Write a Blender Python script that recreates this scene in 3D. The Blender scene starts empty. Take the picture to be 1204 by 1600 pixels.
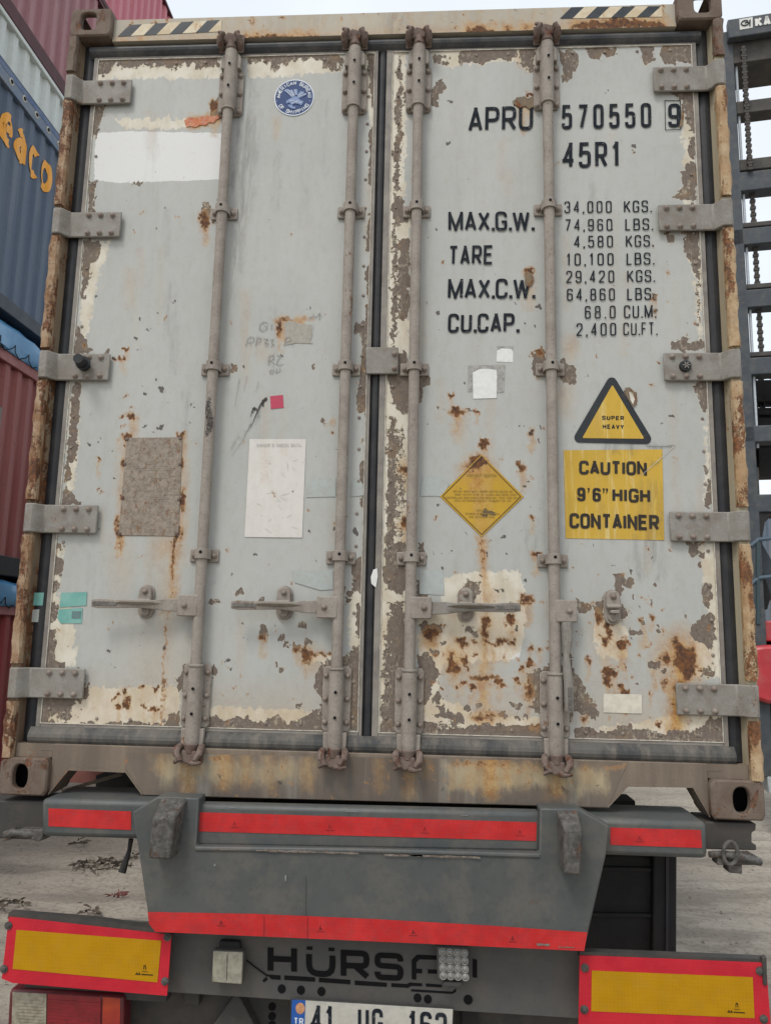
import bpy, bmesh, math, random
import numpy as np
from mathutils import Vector, Matrix
random.seed(7)
rng = np.random.default_rng(11)

# ------------------------------------------------------------------ camera, sky, sun, exposure
SC = bpy.context.scene
COL = SC.collection
GZ = 1.45                                   # ground to underside of the container
CAM_P = np.array([0.18795, -2.54061, 0.54656])
YAW, PITCH, ROLL, FPX = 0.0621206, 0.1564396, -0.0208164, 1200.297

def _rot(a, b, c):
    Rz = np.array([[math.cos(a), -math.sin(a), 0], [math.sin(a), math.cos(a), 0], [0, 0, 1]])
    Rx = np.array([[1, 0, 0], [0, math.cos(b), -math.sin(b)], [0, math.sin(b), math.cos(b)]])
    Ry = np.array([[math.cos(c), 0, math.sin(c)], [0, 1, 0], [-math.sin(c), 0, math.cos(c)]])
    return Rz @ Rx @ Ry
R3 = _rot(YAW, PITCH, ROLL)
cam_d = bpy.data.cameras.new('camera')
cam_d.sensor_fit = 'VERTICAL'; cam_d.sensor_height = 24.0
cam_d.lens = 24.0 * FPX / 1600.0
cam_d.clip_start = 0.05; cam_d.clip_end = 3000
cam = bpy.data.objects.new('camera', cam_d); COL.objects.link(cam)
_m = Matrix.Identity(4)
for i in range(3):
    _m[i][0] = R3[i, 0]; _m[i][1] = R3[i, 2]; _m[i][2] = -R3[i, 1]; _m[i][3] = CAM_P[i] + (GZ if i == 2 else 0)
cam.matrix_world = _m
SC.camera = cam

SUN_EL, SUN_AZ = math.radians(56), math.radians(208)     # azimuth from +Y (north), clockwise
w = bpy.data.worlds.new('World'); SC.world = w; w.use_nodes = True
nt = w.node_tree; nt.nodes.clear()
sky = nt.nodes.new('ShaderNodeTexSky'); sky.sky_type = 'NISHITA'; sky.sun_disc = False
sky.sun_elevation = SUN_EL; sky.sun_rotation = SUN_AZ
sky.dust_density = 4.0; sky.air_density = 1.0; sky.ozone_density = 1.0
bg_sky = nt.nodes.new('ShaderNodeBackground'); bg_sky.inputs[1].default_value = 0.05
nt.links.new(sky.outputs[0], bg_sky.inputs[0])
bg_cl = nt.nodes.new('ShaderNodeBackground')              # the closed cloud layer of an overcast day
bg_cl.inputs[0].default_value = (0.93, 0.975, 1.0, 1); bg_cl.inputs[1].default_value = 0.84
tc = nt.nodes.new('ShaderNodeTexCoord'); cn_ = nt.nodes.new('ShaderNodeTexNoise'); cn_.inputs['Scale'].default_value = 2.6; cn_.inputs['Detail'].default_value = 5
mr_ = nt.nodes.new('ShaderNodeMapRange'); mr_.inputs[1].default_value = .3; mr_.inputs[2].default_value = .7; mr_.inputs[3].default_value = .80; mr_.inputs[4].default_value = .95
nt.links.new(tc.outputs['Generated'], cn_.inputs['Vector']); nt.links.new(cn_.outputs['Fac'], mr_.inputs[0]); nt.links.new(mr_.outputs[0], bg_cl.inputs[1])
add = nt.nodes.new('ShaderNodeAddShader'); out = nt.nodes.new('ShaderNodeOutputWorld')
nt.links.new(bg_sky.outputs[0], add.inputs[0]); nt.links.new(bg_cl.outputs[0], add.inputs[1])
nt.links.new(add.outputs[0], out.inputs[0])
sun_d = bpy.data.lights.new('sun', 'SUN'); sun_d.energy = 1.45; sun_d.angle = math.radians(15); sun_d.color = (1, 0.97, 0.92)
sun = bpy.data.objects.new('sun', sun_d); COL.objects.link(sun)
_sd = Vector((math.sin(SUN_AZ) * math.cos(SUN_EL), math.cos(SUN_AZ) * math.cos(SUN_EL), math.sin(SUN_EL)))
sun.location = _sd * 50; sun.rotation_euler = _sd.to_track_quat('Z', 'Y').to_euler()
SC.view_settings.view_transform = 'Standard'; SC.view_settings.look = 'None'
SC.view_settings.exposure = 0.05; SC.view_settings.gamma = 1.0
SC.view_settings.use_curve_mapping = False

# ------------------------------------------------------------------ survey: photo pixel -> point on a plane of the place
def _ray(u, v):
    return R3 @ np.array([(u - 602.0) / FPX, 1.0, -(v - 800.0) / FPX])
def W(u, v, y=0.0):
    d = _ray(u, v); q = CAM_P + d * (y - CAM_P[1]) / d[1]
    return Vector((q[0], y, q[2] + GZ))
def WX(u, v, x):
    d = _ray(u, v); q = CAM_P + d * (x - CAM_P[0]) / d[0]
    return Vector((x, q[1], q[2] + GZ))
def WG(u, v, z=0.0):
    d = _ray(u, v); q = CAM_P + d * (z - GZ - CAM_P[2]) / d[2]
    return Vector((q[0], q[1], z))
def UV(P):                                   # points (n,3) -> survey pixels (n,2)
    Q = (np.asarray(P) - np.array([0, 0, GZ]) - CAM_P) @ R3
    return np.stack([602 + FPX * Q[:, 0] / Q[:, 1], 800 - FPX * Q[:, 2] / Q[:, 1]], 1)

def srgb(r, g, b):
    f = lambda c: (c / 255 / 12.92) if c / 255 <= 0.04045 else ((c / 255 + 0.055) / 1.055) ** 2.4
    return (f(r), f(g), f(b), 1)

# ------------------------------------------------------------------ mesh builder
class MB:
    def __init__(s): s.v = []; s.f = []
    def add(s, vs, fs):
        o = len(s.v); s.v += [tuple(p) for p in vs]; s.f += [tuple(i + o for i in f) for f in fs]; return s
    def box(s, x0, x1, y0, y1, z0, z1):
        return s.add([(x0,y0,z0),(x1,y0,z0),(x1,y1,z0),(x0,y1,z0),(x0,y0,z1),(x1,y0,z1),(x1,y1,z1),(x0,y1,z1)],
                     [(0,1,5,4),(1,2,6,5),(2,3,7,6),(3,0,4,7),(4,5,6,7),(3,2,1,0)])
    def obox(s, c, ax, ay, az, hx, hy, hz):      # oriented box from centre, axes and half sizes
        c, ax, ay, az = Vector(c), Vector(ax).normalized(), Vector(ay).normalized(), Vector(az).normalized()
        P = [c + ax*a*hx + ay*b*hy + az*d*hz for d in (-1,1) for a, b in ((-1,-1),(1,-1),(1,1),(-1,1))]
        return s.add(P, [(0,1,5,4),(1,2,6,5),(2,3,7,6),(3,0,4,7),(4,5,6,7),(3,2,1,0)])
    def bar(s, a, b, wdt, hgt, up=(0,0,1)):
        a, b = Vector(a), Vector(b); d = (b - a); L = d.length; d.normalize()
        x = d.cross(Vector(up)); 
        if x.length < 1e-4: x = Vector((1,0,0))
        x.normalize(); z = x.cross(d)
        return s.obox((a + b) / 2, d, x, z, L/2, wdt/2, hgt/2)
    def prism(s, pts, d):                        # closed outline (list of 3-vectors) pushed along d
        n = len(pts); d = Vector(d); P = [Vector(p) for p in pts]
        return s.add(P + [p + d for p in P], [tuple(range(n)), tuple(range(2*n-1, n-1, -1))] +
                     [(i, i + n, (i+1) % n + n, (i+1) % n) for i in range(n)])
    def sheet(s, pts): return s.add(pts, [tuple(range(len(pts)))])
    def tube(s, a, b, r0, r1=None, n=16, caps=True):
        a, b = Vector(a), Vector(b); r1 = r0 if r1 is None else r1
        d = (b - a).normalized(); x = d.orthogonal().normalized(); y = d.cross(x)
        A = [a + (x*math.cos(t) + y*math.sin(t))*r0 for t in [2*math.pi*i/n for i in range(n)]]
        B = [b + (x*math.cos(t) + y*math.sin(t))*r1 for t in [2*math.pi*i/n for i in range(n)]]
        f = [(i, (i+1) % n, (i+1) % n + n, i + n) for i in range(n)]
        if caps: f += [tuple(range(n-1, -1, -1)), tuple(range(n, 2*n))]
        return s.add(A + B, f)
    def path(s, pts, r, n=8):
        pts = [Vector(p) for p in pts]; rr = r if isinstance(r, (list, tuple)) else [r]*len(pts)
        rings = []; x = None
        for i, p in enumerate(pts):
            d = (pts[min(i+1, len(pts)-1)] - pts[max(i-1, 0)]).normalized()
            x = d.orthogonal().normalized() if x is None else (x - d * x.dot(d)).normalized()
            y = d.cross(x)
            rings.append([p + (x*math.cos(t) + y*math.sin(t))*rr[i] for t in [2*math.pi*k/n for k in range(n)]])
        f = []
        for i in range(len(pts)-1):
            for k in range(n): f.append((i*n+k, i*n+(k+1) % n, (i+1)*n+(k+1) % n, (i+1)*n+k))
        f += [tuple(range(n-1, -1, -1)), tuple(range((len(pts)-1)*n, len(pts)*n))]
        return s.add([q for r_ in rings for q in r_], f)
    def dome(s, c, r, h, n=10, m=3, ax=(0,-1,0)):    # rounded bolt head facing ax
        c = Vector(c); a = Vector(ax).normalized(); x = a.orthogonal().normalized(); y = a.cross(x); P = []; f = []
        for j in range(m):
            t = j / m * math.pi/2 * 0.95
            P += [c + (x*math.cos(2*math.pi*i/n) + y*math.sin(2*math.pi*i/n))*r*math.cos(t) + a*h*math.sin(t) for i in range(n)]
        P.append(c + a*h)
        for j in range(m-1):
            for i in range(n): f.append((j*n+i, j*n+(i+1) % n, (j+1)*n+(i+1) % n, (j+1)*n+i))
        for i in range(n): f.append(((m-1)*n+i, (m-1)*n+(i+1) % n, m*n))
        return s.add(P, f)
    def mesh(s, name, m, smooth=True):
        me = bpy.data.meshes.new(name); me.from_pydata(s.v, [], s.f)
        bm = bmesh.new(); bm.from_mesh(me)
        bmesh.ops.recalc_face_normals(bm, faces=bm.faces); bm.to_mesh(me); bm.free()
        me.materials.append(m)
        if smooth:
            me.polygons.foreach_set('use_smooth', [True]*len(me.polygons)); me.set_sharp_from_angle(angle=math.radians(35))
        return me

def link(name, me, parent=None, loc=None):
    o = bpy.data.objects.new(name, me); COL.objects.link(o)
    if parent is not None:
        o.parent = parent
        if parent.parent is None and parent.type == 'EMPTY':
            base = -Vector(parent.location)
        else: base = Vector((0,0,0))
        o.location = base + (Vector(loc) if loc is not None else Vector((0,0,0)))
    elif loc is not None: o.location = loc
    return o
def part(name, mb, m, parent, bevel=0.0, label=None, seg=2, smooth=True):
    o = link(name, mb.mesh(name, m, smooth), parent)
    if bevel:
        b = o.modifiers.new('bevel', 'BEVEL'); b.width = bevel; b.segments = seg; b.limit_method = 'ANGLE'; b.angle_limit = math.radians(40)
        b.harden_normals = False
    if label: o['label'] = label
    return o
def tag(o, label=None, cat=None, group=None, kind=None):
    if label: o['label'] = label
    if cat: o['category'] = cat
    if group: o['group'] = group
    if kind: o['kind'] = kind
    return o
def root(name, loc, label, cat, group=None):
    o = bpy.data.objects.new(name, None); COL.objects.link(o); o.location = loc; o.empty_display_size = 0.2
    return tag(o, label, cat, group)

# ------------------------------------------------------------------ node helpers
class NT:
    def __init__(s, name):
        s.m = bpy.data.materials.new(name); s.m.use_nodes = True; s.t = s.m.node_tree
        s.b = s.t.nodes['Principled BSDF']
        s.pos = s.n('ShaderNodeNewGeometry').outputs['Position']
    def n(s, t, **k):
        x = s.t.nodes.new(t)
        for a, b in k.items(): setattr(x, a, b)
        return x
    def set(s, sock, val):
        if hasattr(val, 'is_output') or isinstance(val, bpy.types.NodeSocket): s.t.links.new(val, sock)
        elif isinstance(val, (tuple, list)): sock.default_value = val if len(val) != 3 or sock.type == 'VECTOR' else (*val, 1)
        else: sock.default_value = val
    def math(s, op, a, b=0.0, clamp=False):
        x = s.n('ShaderNodeMath', operation=op, use_clamp=clamp); s.set(x.inputs[0], a); s.set(x.inputs[1], b); return x.outputs[0]
    def mix(s, f, a, b, mode='MIX'):
        x = s.n('ShaderNodeMix', data_type='RGBA', blend_type=mode); s.set(x.inputs[0], f); s.set(x.inputs[6], a); s.set(x.inputs[7], b); return x.outputs[2]
    def noise(s, scale, detail=5, rough=0.6, stretch=(1,1,1), off=(0,0,0), dist=0.0):
        mp = s.n('ShaderNodeMapping'); mp.inputs['Scale'].default_value = stretch; mp.inputs['Location'].default_value = off
        s.t.links.new(s.pos, mp.inputs[0])
        x = s.n('ShaderNodeTexNoise'); x.inputs['Scale'].default_value = scale; x.inputs['Detail'].default_value = detail
        x.inputs['Roughness'].default_value = rough; x.inputs['Distortion'].default_value = dist
        s.t.links.new(mp.outputs[0], x.inputs['Vector']); return x.outputs['Fac']
    def ss(s, val, lo, hi):                       # smoothstep lo..hi -> 0..1
        x = s.n('ShaderNodeMapRange', interpolation_type='SMOOTHSTEP'); s.set(x.inputs[0], val)
        s.set(x.inputs[1], lo); s.set(x.inputs[2], hi); return x.outputs[0]
    def attr(s, name): return s.n('ShaderNodeAttribute', attribute_name=name).outputs['Fac']
    def bump(s, h, strength=0.3, dist=0.002):
        x = s.n('ShaderNodeBump'); x.inputs['Strength'].default_value = strength; x.inputs['Distance'].default_value = dist
        s.t.links.new(h, x.inputs['Height']); s.t.links.new(x.outputs[0], s.b.inputs['Normal'])
    def done(s, col, rough=0.6, metal=0.0, spec=None):
        s.set(s.b.inputs['Base Color'], col); s.set(s.b.inputs['Roughness'], rough); s.set(s.b.inputs['Metallic'], metal)
        if spec is not None: s.b.inputs['Specular IOR Level'].default_value = spec
        return s.m

def worn(name, c1, c2, rough=0.65, scale=9, rust=0.0, c_rust=(0.10,0.045,0.022), dust=0.0, c_dust=(0.33,0.29,0.24), streak=False, bump=0.25, spec=0.3, fine=0.25, cells=0):
    k = NT(name)
    st = (1,1,0.12) if streak else (1,1,1)
    n1 = k.noise(scale, 6, 0.62, st); n2 = k.noise(scale*14, 3, 0.6)
    col = k.mix(k.ss(n1, 0.36, 0.64), c1, c2)
    if dust: col = k.mix(k.math('MULTIPLY', k.ss(k.noise(scale*2.3, 6, 0.7, st, (7,3,1)), 0.42, 0.68), dust), col, c_dust)
    col = k.mix(k.math('MULTIPLY', k.ss(n2, 0.5, 0.75), fine), col, k.mix(1.0, col, (0.55,0.52,0.5), 'MULTIPLY'))
    if cells:                                     # prism cells of reflective sheeting
        vo = k.n('ShaderNodeTexVoronoi', feature='DISTANCE_TO_EDGE'); vo.inputs['Scale'].default_value = cells; vo.inputs['Randomness'].default_value = .15; k.t.links.new(k.pos, vo.inputs['Vector'])
        col = k.mix(k.math('MULTIPLY', k.math('SUBTRACT', 1.0, k.ss(vo.outputs['Distance'], .02, .12)), .13), col, k.mix(1.0, col, (0.45,0.4,0.4), 'MULTIPLY'))
    h = n2
    if rust:
        nr = k.math('ADD', k.math('MULTIPLY', k.noise(scale*1.3, 8, 0.72, (1,1,0.5), (3,9,4)), 0.8), k.math('MULTIPLY', n2, 0.2))
        mk = k.ss(nr, 0.62 - 0.17*rust, 0.66 - 0.15*rust)
        rc = k.mix(k.ss(k.noise(scale*5, 5, 0.7), 0.4, 0.65), c_rust, (c_rust[0]*2.3, c_rust[1]*1.9, c_rust[2]*1.5))
        col = k.mix(mk, col, rc); h = k.math('SUBTRACT', n2, k.math('MULTIPLY', mk, 0.9))
    k.bump(h, bump, 0.0015)
    return k.done(col, rough, 0.0, spec)

def plain(name, c, rough=0.6, spec=0.3, var=0.12, scale=30):
    k = NT(name)
    col = k.mix(k.math('MULTIPLY', k.ss(k.noise(scale, 5, 0.65), 0.35, 0.7), var*3), c, tuple(x*0.6 for x in c[:3]))
    return k.done(col, rough, 0.0, spec)

def wear(name, base, base2=None, dirt=0.35, streaky=None, rough=0.55, cream=((0.63,0.595,0.505), (0.50,0.44,0.33)), csoft=0.1, cn=None):
    """Painted sheet metal whose damage (traced as point attributes) is broken up by noise."""
    k = NT(name)
    big = k.noise(2.2, 4, 0.55); fine = k.noise(150, 4, 0.65); mid = k.noise(34, 7, 0.7); mid2 = k.noise(75, 6, 0.72, off=(5,1,2)); mid = k.math('ADD', k.math('MULTIPLY', mid, 0.55), k.math('MULTIPLY', k.noise(120, 5, 0.7, off=(9,3,1)), 0.45))
    vst = k.noise(14, 6, 0.6, (1,1,0.05), dist=0.4)
    col = k.mix(k.ss(big, 0.3, 0.7), base, base2 or tuple(x*0.9 for x in base[:3]))
    col = k.mix(k.math('MULTIPLY', k.ss(vst, 0.5, 0.78), dirt), col, (0.28,0.26,0.22))
    micro = k.math('ADD', k.math('MULTIPLY', k.noise(46, 6, 0.7, (1,1,.5), (3,3,3)), .6), k.math('MULTIPLY', k.noise(330, 3, 0.6), .4))
    col = k.mix(k.math('MULTIPLY', k.ss(micro, .44, .68), .30), col, k.mix(1.0, col, (0.72,0.68,0.62), 'MULTIPLY'))
    if streaky:                                   # scraped stickers: pale vertical scratches
        vs2 = k.noise(60, 5, 0.7, (1,1,0.05), (2,0,0), 0.5)
        col = k.mix(k.math('MULTIPLY', k.ss(vs2, 0.53, 0.66), streaky), col, (0.62,0.5,0.22))
    def mask(a, amp, soft=0.035, n=mid):
        v = k.math('ADD', k.attr(a), k.math('MULTIPLY', k.math('SUBTRACT', n, 0.5), amp))
        return k.ss(v, 0.5 - soft, 0.5 + soft), v
    wm, _ = mask('white', 0.35, 0.05)
    col = k.mix(k.math('MULTIPLY', wm, 0.92), col, (0.635,0.64,0.63))
    cm, _ = mask('cream', 1.1, csoft, mid2 if cn is None else k.noise(20, 7, 0.7, (1,1,0.14), (7,1,3)))
    ccol = k.mix(k.ss(k.noise(16, 5, 0.6, (1,1,0.6)), 0.35, 0.7), *cream)
    col = k.mix(k.math('MULTIPLY', cm, 0.9), col, ccol)
    gm = k.math('MULTIPLY', k.attr('grime'), k.ss(k.noise(40, 6, 0.7, (1,1,0.12), dist=1.0), 0.36, 0.66))
    col = k.mix(k.math('MULTIPLY', gm, 0.8), col, (0.085,0.085,0.08))
    sm = k.math('MULTIPLY', k.attr('stain'), k.ss(k.noise(22, 6, 0.65, (1,1,0.25)), 0.12, 0.54))
    scol = k.mix(k.ss(mid, 0.42, 0.6), (0.46,0.29,0.11), (0.33,0.145,0.035))
    col = k.mix(k.math('MULTIPLY', sm, 0.9), col, scol)
    bm_, bv = mask('bare', 1.25)
    rim = k.ss(bv, 0.36, 0.47)
    col = k.mix(k.math('MULTIPLY', rim, 0.55), col, (0.56,0.49,0.37))
    bcol = k.mix(k.ss(k.noise(11, 5, 0.6, off=(1,5,3)), 0.5, 0.72), (0.152,0.124,0.104), (0.20,0.142,0.092))
    bcol = k.mix(k.math('MULTIPLY', k.ss(mid2, 0.5, 0.68), 0.5), bcol, (0.085,0.06,0.042))
    bcol = k.mix(k.math('MULTIPLY', k.ss(fine, 0.55, 0.72), 0.35), bcol, (0.42,0.36,0.27))
    lowm = k.ss(k.noise(7, 5, 0.6, off=(2,8,5)), 0.40, 0.62)
    fl = k.math('MULTIPLY', k.ss(k.noise(85, 9, 0.8, (1,1,.6), (4,4,8)), 0.535, 0.58), k.math('ADD', 0.06, k.math('MULTIPLY', lowm, 0.55)))
    bcol = k.mix(fl, bcol, (0.50,0.44,0.335))
    rb = k.math('MULTIPLY', k.ss(k.noise(48, 8, 0.75, (1,1,.7), (6,2,2)), 0.55, 0.64), k.math('SUBTRACT', 1.0, k.math('MULTIPLY', lowm, 0.5)))
    bcol = k.mix(k.math('MULTIPLY', rb, .75), bcol, (0.105,0.062,0.040))
    col = k.mix(bm_, col, bcol)
    rm, rv = mask('rust', 1.25, 0.16)
    halo = k.ss(rv, 0.02, 0.55)
    col = k.mix(k.math('MULTIPLY', halo, 0.75), col, (0.37,0.20,0.08))
    rcol = k.mix(k.ss(mid2, 0.38, 0.62), (0.066,0.036,0.025), (0.175,0.074,0.028))
    col = k.mix(rm, col, rcol)
    dm, _ = mask('dark', 0.9, 0.10)
    col = k.mix(k.math('MULTIPLY', dm, 0.9), col, (0.066,0.055,0.046))
    h = k.math('SUBTRACT', k.math('MULTIPLY', fine, 0.10), k.math('ADD', bm_, k.math('MULTIPLY', rm, 0.5)))
    k.bump(h, 0.85, 0.0035)
    ro = k.math('ADD', rough, k.math('MULTIPLY', k.math('MAXIMUM', bm_, rm), 0.3))
    return k.done(col, ro, 0.0, 0.3)

# ------------------------------------------------------------------ damage survey of the container's rear (photo pixels)
WRNG = np.random.default_rng(5)
FE = []                                       # (attribute, kind, data, band, peak)
def poly(a, pts, band=6, peak=1.0): FE.append((a, 'p', np.array(pts, float), band, peak))
DRNG = np.random.default_rng(3)
def ell(a, u, v, ru, rv, band=None, peak=1.0):
    if a == 'rust' and ru >= 2.5 and v > 80 and peak > .5 and v < 1130:
        FE.append(('stain', 'l', (np.array([(u, v), (u + DRNG.uniform(-1.5,1.5), v + rv + DRNG.uniform(5, 9)*min(ru, 6)**.8)], float), ru*.42), 5, .85))
    FE.append((a, 'e', (u, v, ru, rv), band or max(3, min(ru, rv)*0.9), peak))
def line(a, pts, r, band=None, peak=1.0): FE.append((a, 'l', (np.array(pts, float), r), band or max(3, r), peak))
def seg_dist(Q, a, b):
    ab = b - a; t = np.clip(((Q - a) @ ab) / max(1e-9, ab @ ab), 0, 1)
    return np.linalg.norm(Q - (a + t[:, None]*ab), axis=1)
ATTRS = ('bare', 'cream', 'rust', 'stain', 'white', 'grime', 'dark')
def fields(P):
    Q = UV(P); F = {a: np.zeros(len(Q)) for a in ATTRS}
    wp = np.zeros_like(Q)                       # lumpy outlines instead of clean circles
    for (lam, amp) in ((26, 1.3), (13, 1.3), (7, .9)):
        for j in range(5):
            th = WRNG.uniform(0, 6.28, 4); kx = 6.283/lam*WRNG.uniform(.7, 1.3)
            ph = Q[:, 0]*math.cos(th[0])*kx + Q[:, 1]*math.sin(th[0])*kx
            wp[:, 0] += amp*.62*np.sin(ph + th[1] + 2*np.sin(ph*.37+th[3])); wp[:, 1] += amp*.62*np.sin(ph*1.13 + th[2] + 2*np.sin(ph*.41+th[1]))
    Q0 = Q; Q = Q + wp
    for a, kd, d, band, peak in FE:
        if kd == 'p': lo, hi = d.min(0), d.max(0)
        elif kd == 'e': lo, hi = np.array([d[0]-d[2], d[1]-d[3]]), np.array([d[0]+d[2], d[1]+d[3]])
        else: lo, hi = d[0].min(0) - d[1], d[0].max(0) + d[1]
        sel = np.where(((Q > lo - band) & (Q < hi + band)).all(1))[0]
        if not len(sel): continue
        q = Q[sel] if a not in ('white',) else Q0[sel] + .25*wp[sel]
        if kd == 'p':
            sd = np.full(len(q), 1e9); ins = np.zeros(len(q), bool); n = len(d)
            for i in range(n):
                A, B = d[i], d[(i+1) % n]; sd = np.minimum(sd, seg_dist(q, A, B))
                c = ((A[1] > q[:, 1]) != (B[1] > q[:, 1]))
                with np.errstate(divide='ignore', invalid='ignore'):
                    xx = (B[0]-A[0])*(q[:, 1]-A[1])/(B[1]-A[1]) + A[0]
                ins ^= c & (q[:, 0] < xx)
            sd = np.where(ins, -sd, sd)
        elif kd == 'e':
            u, v, ru, rv = d; r = np.hypot((q[:, 0]-u)/ru, (q[:, 1]-v)/rv); sd = (r - 1)*min(ru, rv)
        else:
            L, r = d; sd = np.min([seg_dist(q, L[i], L[i+1]) for i in range(len(L)-1)], axis=0) - r
        f = np.clip(0.5 - sd/(2*band), 0, 1)*peak
        F[a][sel] = np.maximum(F[a][sel], f)
    return F
def set_fields(me):
    n = len(me.vertices); P = np.empty(n*3); me.vertices.foreach_get('co', P)
    for a, f in fields(P.reshape(-1, 3)).items():
        at = me.attributes.new(a, 'FLOAT', 'POINT'); at.data.foreach_set('value', f.astype(np.float32))
def grid_mesh(name, c4, step, m, jitter=None):
    """sheet between corners TL, TR, BR, BL with damage attributes"""
    c = [np.array(p) for p in c4]
    nx = max(2, int(np.linalg.norm(c[1]-c[0])/step)); nz = max(2, int(np.linalg.norm(c[3]-c[0])/step))
    s, t = np.meshgrid(np.linspace(0, 1, nx+1), np.linspace(0, 1, nz+1)); s = s.ravel()[:, None]; t = t.ravel()[:, None]
    P = (c[0]*(1-s) + c[1]*s)*(1-t) + (c[3]*(1-s) + c[2]*s)*t
    if jitter is not None: P[:, 1] += jitter(P)
    i = (np.arange(nz)[:, None]*(nx+1) + np.arange(nx)[None, :]).ravel()
    F = np.stack([i, i+nx+1, i+nx+2, i+1], 1)
    me = bpy.data.meshes.new(name)
    me.vertices.add(len(P)); me.vertices.foreach_set('co', P.ravel())
    me.loops.add(F.size); me.loops.foreach_set('vertex_index', F.ravel().astype(np.int32))
    me.polygons.add(len(F)); me.polygons.foreach_set('loop_start', np.arange(0, F.size, 4, dtype=np.int32))
    me.polygons.foreach_set('use_smooth', np.ones(len(F), bool))
    me.update(calc_edges=True); me.validate(); me.materials.append(m); set_fields(me)
    return me

# ---- left door
poly('cream', [(150,86),(345,82),(346,121),(300,124),(230,122),(164,125),(158,135),(150,130)], 5)
poly('bare', [(150,86),(345,84),(345,104),(322,108),(300,102),(262,106),(232,103),(205,108),(180,100),(166,116),(150,116)], 11, .92)
poly('cream', [(384,82),(532,78),(532,112),(470,117),(388,121)], 5)
poly('bare', [(384,80),(532,76),(530,104),(505,100),(492,90),(470,95),(440,98),(432,112),(424,110),(412,94),(385,106)], 10, .9)
poly('bare', [(496,86),(531,82),(531,110),(505,106)], 8)
poly('bare', [(573,84),(592,84),(588,200),(580,150)], 6)
poly('cream', [(560,82),(592,82),(588,240),(572,160)], 6)
for a, b, wd in ((196,296,8),(330,402,7),(410,470,9),(470,560,8),(600,650,20),(715,800,10),(870,930,22),(940,1000,11)):
    x0 = 592 - (a-80)/1060*26; x1 = 592 - (b-80)/1060*26
    poly('bare', [(x0-3,a),(x0-wd-3,a+8),(x1-wd*.8-3,b-6),(x1-3,b)], 5)
ell('bare',566,513,11,11,6); poly('bare', [(562,525),(578,518),(582,645),(566,640),(560,615),(566,560)], 6)
poly('bare', [(560,880),(580,870),(578,925),(556,915)], 6)
poly('bare', [(540,1030),(575,990),(570,1142),(545,1142)], 8)
poly('cream', [(545,930),(575,900),(571,1060),(545,1010)], 8, .8)
poly('bare', [(489,1070),(495,1045),(508,1032),(545,1024),(548,1140),(500,1142),(502,1090)], 6)
# left edge strip
poly('bare', [(148,165),(166,166),(160,188),(152,200),(150,215),(140,215)], 5)
poly('bare', [(138,282),(148,282),(146,335),(136,335)], 5)
poly('bare', [(130,376),(158,376),(157,402),(142,412),(138,440),(126,470)], 5)
poly('cream', [(126,376),(178,376),(160,430),(140,520),(122,560)], 9, .75)
ell('bare',128,463,5,8); poly('bare', [(120,510),(127,520),(146,552),(118,556)], 5)
poly('bare', [(166,546),(172,546),(172,556),(162,556)], 4)
poly('bare', [(112,600),(128,600),(124,648),(118,690),(106,700)], 5)
poly('bare', [(106,684),(120,686),(118,722),(108,724),(112,750),(100,756)], 6)
poly('bare', [(98,760),(108,765),(128,789),(96,790)], 5)
poly('cream', [(104,620),(128,620),(122,740),(118,770),(98,770)], 8, .7)
for a, b, u in ((845,862,92),(866,900,90),(905,930,86),(936,975,84),(980,1040,80)):
    poly('bare', [(u-8,a),(u+6,a+6),(u+5,b-4),(u-12,b)], 5)
poly('cream', [(64,850),(100,850),(92,930),(120,960),(120,1042),(66,1040)], 7, .85)
poly('bare', [(66,1030),(84,1034),(100,1034),(102,1046),(64,1046)], 5)
# bottom of left door
poly('cream', [(130,1075),(282,1072),(282,1140),(50,1140),(58,1095)], 5)
poly('bare', [(52,1090),(136,1090),(120,1100),(108,1112),(88,1112),(80,1125),(110,1133),(150,1131),(200,1128),(280,1134),(280,1146),(45,1146)], 8, .95)
poly('bare', [(122,1042),(134,1046),(137,1090),(128,1092)], 4)
ell('bare',100,1118,26,14,12,.62); poly('bare', [(262,1118),(282,1112),(282,1142),(258,1140)], 6)
poly('cream', [(326,1104),(392,1106),(500,1112),(502,1142),(326,1142)], 5)
poly('bare', [(326,1114),(340,1120),(352,1128),(372,1121),(386,1118),(398,1133),(410,1128),(425,1120),(437,1118),(447,1130),(470,1124),(500,1104),(503,1146),(322,1146)], 5)
poly('bare', [(276,1078),(276,1062),(288,1040),(318,1038),(334,1040),(338,1052),(328,1068),(332,1080),(322,1092)], 5)
for u, v, r in ((196,1080,3),(184,1085,3),(201,1092,4),(178,1092,3),(198,1100,4),(186,1105,5),(200,1075,3),(226,1105,3),(238,1108,4),(246,1106,3),(222,1076,2.5),(245,1074,3)): ell('rust',u,v,r,r)
line('rust', [(262,955),(258,985),(261,1010),(254,1040),(256,1075),(252,1130)], 1.0, 2.2, .75)
line('stain', [(258,880),(262,960),(256,1120)], 7, 16, .45); ell('stain',250,1060,40,70,50,.28)
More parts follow.
